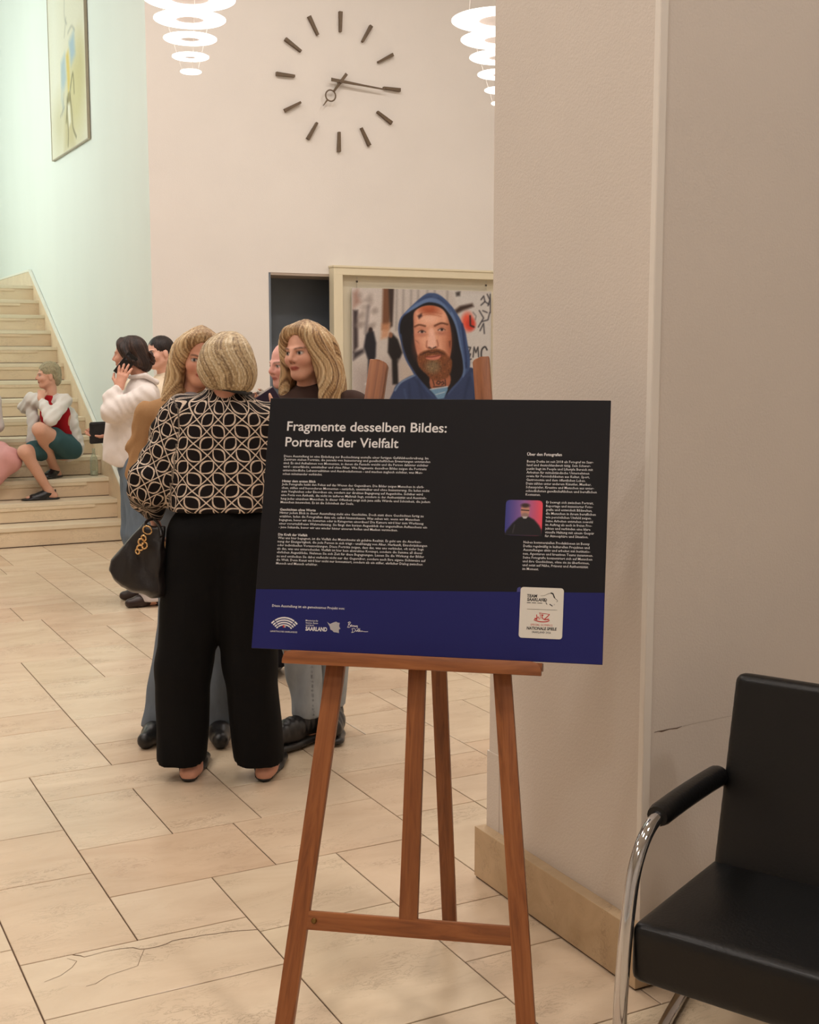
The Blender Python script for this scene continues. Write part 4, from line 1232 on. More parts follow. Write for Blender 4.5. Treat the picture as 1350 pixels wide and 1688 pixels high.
# ================================================================== chrome and leather chair
chh = R(64)
CD = Vector((math.sin(chh), math.cos(chh), 0))      # towards the backrest
CLt = Vector((math.cos(chh), -math.sin(chh), 0))    # towards the viewer's side
CO = Vector((1.712, 2.077, 0)) + CLt * 0.29
chair = empty('armchair', CO)
chair.matrix_basis = Matrix(((CLt.x, CD.x, 0, CO.x), (CLt.y, CD.y, 0, CO.y), (0, 0, 1, 0), (0, 0, 0, 1)))
tag(chair, 'black leather armchair with chrome tube frame beside the pillar, cut by the right edge', 'chair')
M_CHROME = plain('chrome', rgb(205, 205, 208), 0.07, 1.0)
M_CHAIR = plain('chair_leather', rgb(10, 9.5, 10), 0.36, bump=0.08, bscale=150, spec=0.4, vary=0.1, vscale=20)
def side(sx):
    o_ = []
    pts = smooth_pts([(-0.205, 0.055), (-0.210, 0.12), (-0.209, 0.25), (-0.200, 0.345), (-0.182, 0.455), (-0.157, 0.540), (-0.108, 0.600), (-0.040, 0.625), (0.06, 0.628), (0.20, 0.622), (0.285, 0.618), (0.315, 0.60)], 6, False)
    b = MB()
    b.tube([(sx * 0.29, y, z) for y, z in pts], 0.0150, 14)
    b.build('front_tube', M_CHROME, chair, 180)
    run = smooth_pts([(-0.205, 0.055, 0.0), (-0.195, 0.022, 0.002), (-0.165, 0.0150, 0.008), (0.0, 0.0150, 0.045), (0.20, 0.0150, 0.085), (0.33, 0.0150, 0.108), (0.43, 0.0150, 0.125)], 6, False)
    b = MB()
    b.tube([(sx * (0.29 + w), y, z) for y, z, w in run], 0.0150, 14)
    b.build('floor_runner', M_CHROME, chair, 180)
    pad = MB()
    q = smooth_pts([(-0.055, 0.625), (0.06, 0.629), (0.18, 0.629), (0.275, 0.627)], 5, False)
    n = len(q)
    rings = []
    for i, (y, z) in enumerate(q):
        e = 1.0 if 0 < i < n - 1 else 0.86
        rings.append([pad.bm.verts.new((sx * 0.29 + 0.027 * e * math.cos(2 * math.pi * k / 16), y, z + 0.025 * e * math.sin(2 * math.pi * k / 16))) for k in range(16)])
    for i in range(n - 1):
        for k in range(16):
            pad.bm.faces.new((rings[i][k], rings[i][(k + 1) % 16], rings[i + 1][(k + 1) % 16], rings[i + 1][k]))
    pad.bm.faces.new(rings[0][::-1])
    pad.bm.faces.new(rings[-1])
    pad.build('arm_pad', M_CHAIR, chair, 60)
    MB().tube([(sx * 0.22, 0.30, 0.44), (sx * 0.22, 0.275, 0.37), (sx * 0.22, 0.22, 0.325), (sx * 0.22, 0.0, 0.322), (sx * 0.24, -0.13, 0.322)], 0.0105, 10).build('seat_support', M_CHROME, chair, 180)
side(-1)
side(1)
MB().tube([(-0.413, 0.425, 0.0150), (0.413, 0.425, 0.0150)], 0.013, 12).build('rear_bar', M_CHROME, chair, 180)
def cushion(name, prims, disp=None):
    V, Q = surface(prims, 0.008, disp=disp)
    return np_mesh(name, V, Q, M_CHAIR, chair, True)

# ================================================================== figures: smooth implicit surfaces
A3 = lambda p: np.asarray(p, np.float32)

def axis_coords(lo, hi, h, fine):
    cuts = {lo, hi}
    for a, b, _ in fine:
        for c in (a, b):
            if lo < c < hi:
                cuts.add(c)
    cuts = sorted(cuts)
    out = [np.array([lo])]
    for a, b in zip(cuts[:-1], cuts[1:]):
        hh = h
        m = 0.5 * (a + b)
        for fa, fb, fh in fine:
            if fa <= m <= fb:
                hh = min(hh, fh)
        n = max(1, int(math.ceil((b - a) / hh)))
        out.append(np.linspace(a, b, n + 1)[1:])
    return np.concatenate(out).astype(np.float32)

def cone(a, b, ra, rb, k=0.02, n=None, q=1.0, sub=False):
    a, b = A3(a), A3(b)
    r = max(ra, rb) * max(1.0, 1.0 / min(q, 1.0) if q < 1 else q)
    return dict(t='c', a=a, b=b, ra=ra, rb=rb, k=k, n=None if n is None else A3(n) / np.linalg.norm(n), q=q,
                lo=np.minimum(a, b) - r, hi=np.maximum(a, b) + r, sub=sub)

def ellp(c, r, M=None, k=0.02, sub=False):
    c, r = A3(c), A3(r)
    m = float(r.max())
    return dict(t='e', c=c, r=r, M=None if M is None else A3(M), k=k, lo=c - m, hi=c + m, sub=sub)

def rbox(c, hs, M=None, rad=0.01, k=0.01, sub=False):
    c, hs = A3(c), A3(hs)
    m = float(np.linalg.norm(hs)) + rad
    return dict(t='b', c=c, r=hs, rad=rad, M=None if M is None else A3(M), k=k, lo=c - m, hi=c + m, sub=sub)

def prim_eval(p, X, Y, Z):
    if p['t'] == 'c':
        a, b = p['a'], p['b']
        ba = b - a
        px, py, pz = X - a[0], Y - a[1], Z - a[2]
        L2 = float(ba @ ba) + 1e-9
        t = np.clip((px * ba[0] + py * ba[1] + pz * ba[2]) / L2, 0, 1)
        dx, dy, dz = px - t * ba[0], py - t * ba[1], pz - t * ba[2]
        r = p['ra'] + (p['rb'] - p['ra']) * t
        if p['n'] is not None:
            n = p['n']
            s = dx * n[0] + dy * n[1] + dz * n[2]
            e = s * (1.0 / p['q'] - 1.0)
            dx, dy, dz = dx + e * n[0], dy + e * n[1], dz + e * n[2]
        return np.sqrt(dx * dx + dy * dy + dz * dz) - r
    px, py, pz = X - p['c'][0], Y - p['c'][1], Z - p['c'][2]
    if p['M'] is not None:
        M = p['M']
        px, py, pz = (px * M[0, i] + py * M[1, i] + pz * M[2, i] for i in range(3))
    r = p['r']
    if p['t'] == 'e':
        k0 = np.sqrt((px / r[0]) ** 2 + (py / r[1]) ** 2 + (pz / r[2]) ** 2)
        k1 = np.sqrt((px / r[0] ** 2) ** 2 + (py / r[1] ** 2) ** 2 + (pz / r[2] ** 2) ** 2) + 1e-9
        return k0 * (k0 - 1.0) / k1
    qx, qy, qz = np.abs(px) - r[0], np.abs(py) - r[1], np.abs(pz) - r[2]
    return (np.sqrt(np.maximum(qx, 0) ** 2 + np.maximum(qy, 0) ** 2 + np.maximum(qz, 0) ** 2)
            + np.minimum(np.maximum(np.maximum(qx, qy), qz), 0) - p['rad'])

def smin(a, b, k):
    h = np.maximum(k - np.abs(a - b), 0) / k
    return np.minimum(a, b) - h * h * k * 0.25

def surface(prims, h, fine=(), disp=None, cuts=(), pad=0.03):
    """mesh the smooth union of prims on a rectilinear grid (surface nets)"""
    pos = [p for p in prims if not p['sub']]
    lo = np.min([p['lo'] for p in pos], 0) - pad
    hi = np.max([p['hi'] for p in pos], 0) + pad
    ax = [axis_coords(float(lo[i]), float(hi[i]), h, [(f[0][i], f[1][i], f[2]) for f in fine]) for i in range(3)]
    F = np.full([len(a) for a in ax], 0.3, np.float32)
    for p in prims:
        m = p['k'] + 0.03
        sl = tuple(slice(max(0, np.searchsorted(ax[i], p['lo'][i] - m) - 1), np.searchsorted(ax[i], p['hi'][i] + m) + 1) for i in range(3))
        X, Y, Z = ax[0][sl[0]][:, None, None], ax[1][sl[1]][None, :, None], ax[2][sl[2]][None, None, :]
        d = prim_eval(p, X, Y, Z)
        if p['sub']:
            F[sl] = -smin(-F[sl], d, p['k'])
        else:
            F[sl] = smin(F[sl], d, p['k'])
    X, Y, Z = ax[0][:, None, None], ax[1][None, :, None], ax[2][None, None, :]
    if disp is not None:
        F = F + disp(X, Y, Z).astype(np.float32)
    for c in cuts:
        F = np.maximum(F, c(X, Y, Z).astype(np.float32))
    return nets(ax, F)

def nets(ax, F):
    S = F < 0
    nx, ny, nz = F.shape
    cnt = np.zeros((nx - 1, ny - 1, nz - 1), np.int8)
    for dx in (0, 1):
        for dy in (0, 1):
            for dz in (0, 1):
                cnt += S[dx:nx - 1 + dx, dy:ny - 1 + dy, dz:nz - 1 + dz]
    cells = np.argwhere((cnt > 0) & (cnt < 8))
    idx = np.full(cnt.shape, -1, np.int32)
    idx[tuple(cells.T)] = np.arange(len(cells))
    acc = np.zeros((len(cells), 3))
    num = np.zeros(len(cells))
    cor = [(0, 0, 0), (1, 0, 0), (0, 1, 0), (1, 1, 0), (0, 0, 1), (1, 0, 1), (0, 1, 1), (1, 1, 1)]
    edges = [(0, 1), (2, 3), (4, 5), (6, 7), (0, 2), (1, 3), (4, 6), (5, 7), (0, 4), (1, 5), (2, 6), (3, 7)]
    for e0, e1 in edges:
        o0, o1 = np.array(cor[e0]), np.array(cor[e1])
        c0, c1 = cells + o0, cells + o1
        f0, f1 = F[tuple(c0.T)], F[tuple(c1.T)]
        cr = (f0 < 0) != (f1 < 0)
        t = np.where(cr, f0 / np.where(f0 - f1 == 0, 1, f0 - f1), 0)
        for i in range(3):
            p0, p1 = ax[i][c0[:, i]], ax[i][c1[:, i]]
            acc[:, i] += np.where(cr, p0 + t * (p1 - p0), 0)
        num += cr
    V = acc / np.maximum(num, 1)[:, None]
    Q = []
    for a in range(3):
        b, c = (a + 1) % 3, (a + 2) % 3
        s0 = [slice(None)] * 3
        s1 = [slice(None)] * 3
        s0[a], s1[a] = slice(0, -1), slice(1, None)
        ch = S[tuple(s0)] != S[tuple(s1)]
        e = np.argwhere(ch)
        n3 = [nx, ny, nz]
        ok = (e[:, b] >= 1) & (e[:, c] >= 1) & (e[:, b] < n3[b] - 1) & (e[:, c] < n3[c] - 1)
        e = e[ok]
        ins = S[tuple(e.T)]
        def at(db, dc):
            q = e.copy()
            q[:, b] += db
            q[:, c] += dc
            return idx[tuple(q.T)]
        quad = np.stack([at(-1, -1), at(0, -1), at(0, 0), at(-1, 0)], 1)
        quad[~ins] = quad[~ins][:, ::-1]
        Q.append(quad)
    return V, np.concatenate(Q)

def wob(X, Y, Z, f, ph=0.0):
    """soft pseudo-noise in about -1..1"""
    return (np.sin(f * (X * 1.0 + Y * 0.7 + Z * 0.3) + ph + 1.3 * np.sin(f * 0.6 * (Z - X) + ph * 2))
            + np.sin(f * (Y * 0.9 - X * 0.4 + Z * 0.8) + 2.1 + ph + 1.1 * np.sin(f * 0.7 * (X + Y) + ph))) * 0.5

def head_matrix(yaw, pitch=0.0, roll=0.0):
    """columns: lateral (image right when facing the viewer), forward, up; yaw turns the face to image left"""
    y, p, r = R(yaw), R(pitch), R(roll)
    fwd = np.array([-math.sin(y), -math.cos(y), 0.0])
    up = np.array([0, 0, 1.0])
    f2 = fwd * math.cos(p) - up * math.sin(p)
    u2 = up * math.cos(p) + fwd * math.sin(p)
    lat = np.cross(u2, f2)
    l3 = lat * math.cos(r) + u2 * math.sin(r)
    u3 = -lat * math.sin(r) + u2 * math.cos(r)
    return np.stack([l3, f2, u3], 1)

def head_prims(c, M, s=1.0, male=False):
    """skull, jaw, nose, lips, brow and ears in head coordinates (lateral, forward, up)"""
    c = np.asarray(c, float)
    P = lambda a, b, d: c + M @ (np.array([a, b, d]) * s)
    o = [ellp(P(0, -.014, .036), np.array([.073, .092, .083]) * s, M, .03),
         ellp(P(0, .032, -.026), np.array([.053, .058, .068]) * s, M, .03),
         ellp(P(0, .060, -.085), np.array([.023, .022, .017]) * s * (1.12 if male else 1.0), M, .03)]
    for sg in (-1, 1):
        o.append(cone(P(sg * .046, .0, -.052), P(sg * .018, .056, -.085), .015 * s, .012 * s, .03))
        o.append(ellp(P(sg * .038, .058, -.022), np.array([.024, .022, .022]) * s, M, .025))
        o.append(ellp(P(sg * .031, .090, .008), np.array([.018, .014, .010]) * s, M, .012, sub=True))
        o.append(ellp(P(sg * .030, .070, .007), np.array([.0135, .013, .0110]) * s, M, .004))
        o.append(cone(P(sg * .016, .083, .024), P(sg * .046, .070, .026), .0070 * s, .0045 * s, .012))
        o.append(ellp(P(sg * .0115, .090, -.024), np.array([.0085, .010, .0075]) * s, M, .008))
        o.append(ellp(P(sg * .073, -.008, -.008), np.array([.009, .019, .030]) * s, M, .010))
    o += [cone(P(0, .084, .020), P(0, .106, -.017), .0070 * s, .0090 * s, .014),
          cone(P(-.015, .081, -.048), P(.015, .081, -.048), .0045 * s, .0045 * s, .008),
          ellp(P(0, .086, -.0475), np.array([.014, .008, .0050]) * s, M, .006),
          ellp(P(0, .083, -.0560), np.array([.014, .008, .0055]) * s, M, .006)]
    return o

def neck_prims(hc, M, base, r=0.050):
    hc = np.asarray(hc, float)
    top = hc + M @ np.array([0, -.022, -.05])
    return [cone(top, base, r, r * 1.08, 0.035)]

def face_colors(V, col, c, M, s=1.0, lips=(0.62, 0.24, 0.22), brow=(0.22, 0.14, 0.09), iris=(0.10, 0.09, 0.08), blush=0.5, beardless=True):
    """paints brows, eyes and lips onto the skin of the head"""
    L = (V - np.asarray(c)) @ M / s
    a, b, d = L[:, 0], L[:, 1], L[:, 2]
    front = b > 0.035
    def put(mask, cc, al=1.0):
        m = (np.clip(mask, 0, 1) * front * al)[:, None]
        col[:] = col * (1 - m) + np.array(lin(cc)) * m
    aa = np.abs(a)
    soft = lambda x, w: np.clip(0.5 - x / w, 0, 1)
    # warm cheeks and nose
    put(soft(np.hypot((aa - .040) / 1.0, (d + .030)) - .016, .03), (0.80, 0.42, 0.36), 0.35 * blush)
    put(soft(np.hypot(a, (d + .020)) - .010, .02), (0.78, 0.42, 0.36), 0.3 * blush)
    # eye socket shade is left to the light; lids and lashes are drawn
    ex, ez = aa - .0305, d - .0070
    put(soft(np.hypot(ex / 1.75, ez) - .0078, .004), (0.36, 0.22, 0.18), 0.75)
    put(soft(np.hypot(ex / 1.9, ez + .0005) - .0058, .003), (0.90, 0.88, 0.86))
    put(soft(np.hypot(ex, ez) - .0062, .0025), iris)
    put(soft(np.abs(ez - .0065 + ex * ex * 9) - .0016, .003) * soft(np.abs(ex) - .013, .004), (0.12, 0.08, 0.07), 0.8)
    # brows
    bz = d - (.0265 - (aa - .034) ** 2 * 9)
    put(soft(np.abs(bz) - .0032, .005) * soft(.013 - aa, .006) * soft(aa - .046, .008), brow, 0.9)
    # lips
    lz = d + .0520
    w = .0225 - np.abs(lz) * .8
    put(soft(np.abs(lz) - .0082, .005) * soft(aa - w, .006), lips, 0.8)
    put(soft(np.abs(lz - .0005) - .0010, .0025) * soft(aa - .020, .006), (0.34, 0.13, 0.11), 0.7)
    # nostrils
    put(soft(np.hypot(aa - .0085, d + .031) - .0032, .004), (0.30, 0.13, 0.10), 0.7)
    return col

def hand_prims(w, d, nrm, size=1.0, curl=(0.2, 0.25, 0.3, 0.35), spread=0.12, thumb=1, thumb_out=0.7, k=0.006):
    """hand at wrist w pointing along d, back of the hand along nrm; thumb on side +1/-1"""
    w, d, nrm = np.asarray(w, float), np.asarray(d, float), np.asarray(nrm, float)
    d = d / np.linalg.norm(d)
    nrm = nrm - d * (nrm @ d)
    nrm /= np.linalg.norm(nrm)
    lat = np.cross(d, nrm) * thumb
    s = size
    o = [cone(w, w + d * .03 * s, .025 * s, .024 * s, .015, n=nrm, q=.75)]
    for f in np.linspace(-.026, .026, 4):
        o.append(cone(w + d * .015 * s + lat * f * .55 * s, w + d * .078 * s + lat * f * s, .0135 * s, .0105 * s, .012))
    lens = [.070, .078, .073, .058]
    tips = []
    for i, f in enumerate(np.linspace(.027, -.027, 4)):
        b = w + d * .080 * s + lat * f * s
        dd = d + lat * (spread * (1.5 - i) / 1.5)
        dd /= np.linalg.norm(dd)
        ang = 0.0
        p = b
        for j, fr in enumerate((.45, .32, .23)):
            ang += curl[i] * (1.0 if j else 0.8)
            v = dd * math.cos(ang) - nrm * math.sin(ang)
            q = p + v * lens[i] * fr * s
            o.append(cone(p, q, (.0088 - j * .0008) * s, (.0080 - j * .0008) * s, k))
            p = q
        tips.append(p)
    b = w + d * .022 * s + lat * .022 * s
    v = d * .75 + lat * thumb_out - nrm * .25
    v /= np.linalg.norm(v)
    m = b + v * .042 * s
    v2 = d * .95 + lat * (thumb_out * .35) - nrm * .35
    v2 /= np.linalg.norm(v2)
    o.append(cone(b, m, .0125 * s, .0100 * s, .012))
    o.append(cone(m, m + v2 * .032 * s, .0100 * s, .0078 * s, .006))
    return o

def limb(a, b, c, r0, r1, r2, k=0.03):
    return [cone(a, b, r0, r1, k), cone(b, c, r1, r2, k)]

M_SKIN = vcol_mat('skin', rough=0.55, spec=0.35, vary=0.05, vscale=90)
M_HAIR = vcol_mat('hair', rough=0.5, spec=0.35, vary=0.36, vscale=85, stretch=(3.4, 3.4, 0.22), bump=0.45)
M_HAIR_SHORT = vcol_mat('cropped_hair', rough=0.6, spec=0.25, vary=0.45, vscale=130, bump=0.6)
M_CLOTH = vcol_mat('woven_cloth', rough=0.85, spec=0.2, vary=0.06, vscale=220, bump=0.12)
M_DENIM = vcol_mat('denim', rough=0.85, spec=0.2, vary=0.22, vscale=14, bump=0.15, stretch=(2.2, 2.2, 0.7))
M_LEATHER = vcol_mat('black_leather', rough=0.38, spec=0.5, vary=0.05, vscale=120, bump=0.12)

def flat_col(V, c):
    return np.tile(np.array(rgb(*c)), (len(V), 1))

class Fig:
    """a person: the body is the top-level mesh, clothing and hair are its parts"""
    def __init__(s, base, label, rot=None):
        s.base = Vector(base)
        s.rot = -R(HEADING) if rot is None else rot
        s.label = label
        s.body = None
    def make_body(s, prims, h, fine, skin, paint=None, cuts=()):
        V, Q = surface(prims, h, fine, cuts=cuts)
        col = flat_col(V, skin)
        if paint:
            col = paint(V, col)
        s.body = np_mesh('person', V, Q, M_SKIN, None, True, col)
        s.body.location = s.base
        s.body.rotation_euler = (0, 0, s.rot)
        tag(s.body, s.label, 'person')
    def part(s, name, prims, h, color, mat=M_CLOTH, fine=(), disp=None, cuts=(), paint=None, parent=None, attr=None, label=None):
        V, Q = surface(prims, h, fine, disp, cuts)
        col = flat_col(V, color)
        if paint:
            col = paint(V, col)
        o = np_mesh(name, V, Q, mat, parent or s.body, True, col, attr(V) if attr else None)
        if label:
            o['label'] = label
        return o
    def world(s, p):
        return s.body.matrix_basis @ Vector(p)

def hbox(c, r, h):
    c = np.asarray(c, float)
    r = np.asarray(r if hasattr(r, '__len__') else (r, r, r), float)
    return (c - r, c + r, h)

def hair_paint(c, M, tones, streak=17.0, roots=None):
    """hair tone follows the strands around the head; tones = (dark, mid, light)"""
    T = [np.array(rgb(*t)) for t in tones]
    def f(V, col):
        L = (V - np.asarray(c)) @ M
        ph = np.arctan2(L[:, 0], L[:, 1] + 0.02) + 0.25 * np.sin(L[:, 2] * 22)
        w = 0.5 + 0.16 * np.sin(ph * streak * .6 + 0.6) + 0.16 * np.sin(ph * streak * 2.3 + 1.7) + 0.20 * np.sin(ph * streak * 4.1) + 0.14 * np.sin(ph * streak * 6.7 + .4)
        w = np.clip(0.5 + (w - 0.5) * 1.2, 0, 1)[:, None]
        out = np.where(w < 0.5, T[0] + (T[1] - T[0]) * w * 2, T[1] + (T[2] - T[1]) * (w - 0.5) * 2)
        if roots:
            k = np.clip((L[:, 2] - roots[0]) / roots[1], 0, 1)[:, None] * np.clip(1 - np.abs(L[:, 0] - roots[2]) / .05, 0, 1)[:, None]
            out = out * (1 - 0.55 * k) + T[0] * 0.55 * k
        return out
    return f

def strand_disp(c, M, amp=0.003, n=26):
    c = np.asarray(c, float)
    def f(X, Y, Z):
        l0 = (X - c[0]) * M[0, 0] + (Y - c[1]) * M[1, 0] + (Z - c[2]) * M[2, 0]
        l1 = (X - c[0]) * M[0, 1] + (Y - c[1]) * M[1, 1] + (Z - c[2]) * M[2, 1]
        l2 = (X - c[0]) * M[0, 2] + (Y - c[1]) * M[1, 2] + (Z - c[2]) * M[2, 2]
        ph = np.arctan2(l0, l1 + 0.015)
        return amp * (np.sin(ph * n + 1.2 * np.sin(l2 * 16) + 0.5) + 0.7 * np.sin(ph * n * 0.43 + 2.0 * np.sin(l2 * 13) + 1.0))
    return f

def lock(pts, r, k=0.026):
    """a hair lock along pts with radii r"""
    q = smooth_pts(pts, 3, closed=False)
    n = len(q)
    rr = np.interp(np.linspace(0, 1, n), np.linspace(0, 1, len(r)), r)
    return [cone(q[i], q[i + 1], float(rr[i]), float(rr[i + 1]), k) for i in range(n - 1)]

# cushions of the armchair
def puff(X, Y, Z):
    return -0.006 * np.cos(np.clip(X / 0.26, -1, 1) * 1.5) * np.cos(np.clip((Y - 0.02) / 0.24, -1, 1) * 1.5) + 0 * Z
cushion('seat', [rbox((0, 0.040, 0.374), (0.264, 0.205, 0.044), None, 0.020, 0.02)], puff)
_bl = math.atan2(0.10, 0.436)
_Mb = np.array([[1, 0, 0], [0, math.cos(_bl), math.sin(_bl)], [0, -math.sin(_bl), math.cos(_bl)]])
cushion('backrest', [rbox((0, 0.298, 0.634), (0.256, 0.012, 0.210), _Mb, 0.022, 0.02)])

# ================================================================== people
FPX = 2080.3
_cp, _sp = math.cos(R(PITCH)), math.sin(R(PITCH))
_rx, _ry = math.cos(R(HEADING)), -math.sin(R(HEADING))     # camera right in plan
_fx, _fy = math.sin(R(HEADING)), math.cos(R(HEADING))      # camera forward in plan
class Spot:
    """a standing place; q() reads a picture position at a given distance behind/in front of it"""
    def __init__(s, right, fwd, z=0.0):
        s.right, s.fwd, s.z = right, fwd, z
        s.base = (right * _rx + fwd * _fx, right * _ry + fwd * _fy, z)
    def q(s, px, py, dy=0.0):
        r, u = (px - 675.0) / FPX, (844.0 - py) / FPX
        df, dz = _cp + u * _sp, -_sp + u * _cp
        t = (s.fwd + dy) / df
        return np.array([r * t - s.right, dy, CAM_H + dz * t - s.z])
def spot_floor(px, py, z=0.0):
    r, u = (px - 675.0) / FPX, (844.0 - py) / FPX
    df, dz = _cp + u * _sp, -_sp + u * _cp
    t = (z - CAM_H) / dz
    return Spot(r * t, df * t, z)
def spot_at(px, dist):
    r = (px - 675.0) / FPX
    return Spot(r * dist / _cp, dist)
V3 = lambda *a: np.array(a, float)

def torso(pel, chest, neck, n, w0=.135, w1=.150, q=.66, k=.05):
    pel, chest, neck = map(np.asarray, (pel, chest, neck))
    return [cone(pel, chest, w0, w1, k, n, q), cone(chest, (chest + neck) / 2 + V3(0, 0, .02), w1 * .9, .07, k, n, q)]

def legs(hip, knee, ank, toe, r=(.078, .052, .036)):
    o = [cone(hip, knee, r[0], r[1], .04), cone(knee, ank, r[1], r[2], .03)]
    toe = np.asarray(toe)
    ank = np.asarray(ank)
    heel = V3(ank[0], ank[1], toe[2]) - (toe - V3(ank[0], ank[1], toe[2])) * .22
    o += [cone(ank, heel + V3(0, 0, .012), r[2], .028, .03), cone(heel + V3(0, 0, .006), toe, .028, .020, .03, n=(0, 0, 1), q=.8)]
    return o

def shoe_prims(ank, toe, r=.040, sole=.012, h=.06):
    ank, toe = np.asarray(ank, float), np.asarray(toe, float)
    g = V3(ank[0], ank[1], toe[2])
    d = (toe - g)
    heel = g - d * .26
    return [cone(heel + V3(0, 0, .018), g + d * .55 + V3(0, 0, .016), r, r * 1.02, .03), cone(g + d * .5 + V3(0, 0, .012), toe + V3(0, 0, .008), r * 1.02, r * .82, .03),
            cone(ank + V3(0, 0, .01), heel + V3(0, 0, .02), r * .95, r, .03)]

# ------------------------------------------------------------------ woman seen from behind in the lattice blouse
S = spot_floor(378, 1283)
q = S.q
f1 = Fig(S.base, 'woman seen from behind with blonde bob, black lattice-patterned blouse and wide black trousers')
fw = V3(-.05, 1, 0)
hc = q(380, 604)
HM = head_matrix(188, 8, 0)
neck = V3(.0, -.005, 1.44)
shl, shr = q(296, 688), q(456, 704)
ell_, elr = q(252, 800, -.01), V3(.262, .02, 1.10)
wrl, wrr = q(254, 846, .05), V3(.20, .22, 1.08)
hipl, hipr = V3(-.085, 0, .92), V3(.085, 0, .92)
knl, knr = V3(-.135, .01, .50), V3(.105, .01, .50)
anl, anr = q(316, 1262, .02), q(441, 1258, .02)
tol, tor = V3(anl[0] + .015, .215, .022), V3(anr[0] + .035, .21, .022)
handdir = V3(.05, .12, -1)
body = torso(V3(0, 0, .95), V3(0, 0, 1.24), neck, fw) + head_prims(hc, HM, .98) + neck_prims(hc, HM, neck, .048)
body += [cone(V3(-.12, 0, 1.37), shl, .05, .05, .05), cone(V3(.09, 0, 1.37), shr, .045, .05, .05)]
body += limb(shl, ell_, wrl, .048, .038, .027) + limb(shr, elr, wrr, .048, .038, .027)
body += legs(hipl, knl, anl, tol) + legs(hipr, knr, anr, tor)
body += hand_prims(wrl, handdir, V3(-1, -.2, 0), .92, (.5, .6, .65, .7), .05, 1)
body += hand_prims(wrr, V3(-.5, .9, .1), V3(.6, .4, .6), .92, (.3, .35, .4, .4), .06, -1)
f1.make_body(body, .020, [hbox(hc, .13, .006), hbox(wrl + V3(0, .02, -.09), (.06, .07, .11), .006), hbox(wrr + V3(-.05, .08, 0), (.1, .12, .07), .009), hbox((anl + tol) / 2, (.08, .2, .08), .010), hbox((anr + tor) / 2, (.08, .2, .08), .010)], (214, 158, 136))
# blouse with its lattice of lens shapes
M_LAT, _nt, _b = new_mat('lattice_print')
_at = nd(_nt, 'ShaderNodeAttribute', attribute_name='pat')
_sx = nd(_nt, 'ShaderNodeSeparateXYZ')
_nt.links.new(_at.outputs['Vector'], _sx.inputs[0])
CELLW = 0.0605
pu = math_n(_nt, 'DIVIDE', math_n(_nt, 'ADD', _sx.outputs[0], _sx.outputs[1]), CELLW * 1.4142)
pv = math_n(_nt, 'DIVIDE', math_n(_nt, 'SUBTRACT', _sx.outputs[0], _sx.outputs[1]), CELLW * 1.4142)
fu, fv = math_n(_nt, 'FLOOR', pu), math_n(_nt, 'FLOOR', pv)
a_ = math_n(_nt, 'SUBTRACT', math_n(_nt, 'SUBTRACT', pu, fu), 0.5)
b__ = math_n(_nt, 'SUBTRACT', math_n(_nt, 'SUBTRACT', pv, fv), 0.5)
par = math_n(_nt, 'FLOORED_MODULO', math_n(_nt, 'ADD', fu, fv), 2.0)
par = math_n(_nt, 'GREATER_THAN', par, 0.5)
inv = math_n(_nt, 'SUBTRACT', 1.0, par)
aa = math_n(_nt, 'ADD', math_n(_nt, 'MULTIPLY', a_, inv), math_n(_nt, 'MULTIPLY', b__, par))
bb2 = math_n(_nt, 'ADD', math_n(_nt, 'MULTIPLY', b__, inv), math_n(_nt, 'MULTIPLY', a_, par))
lens_ = math_n(_nt, 'MULTIPLY', math_n(_nt, 'SUBTRACT', 1.0, math_n(_nt, 'POWER', math_n(_nt, 'ABSOLUTE', math_n(_nt, 'MULTIPLY', aa, 2.05)), 2.0)), 0.36)
dl = math_n(_nt, 'ABSOLUTE', math_n(_nt, 'SUBTRACT', math_n(_nt, 'ABSOLUTE', bb2), lens_))
m1 = math_n(_nt, 'LESS_THAN', dl, 0.052)
m2 = math_n(_nt, 'GREATER_THAN', math_n(_nt, 'MAXIMUM', math_n(_nt, 'ABSOLUTE', aa), math_n(_nt, 'ABSOLUTE', bb2)), 0.466)
mk = math_n(_nt, 'MAXIMUM', m1, m2)
_no = nd(_nt, 'ShaderNodeTexNoise')
setin(_no, Scale=260.0, Detail=2)
rag = ramp(_nt, _no.outputs['Fac'], [(0.36, 0.45), (0.5, 1.0)])
_nt.links.new(mix(_nt, math_n(_nt, 'MULTIPLY', mk, rag), rgb(26, 20, 20), rgb(226, 206, 186)), _b.inputs['Base Color'])
_b.inputs['Roughness'].default_value = 0.85
_b.inputs['Specular IOR Level'].default_value = 0.2
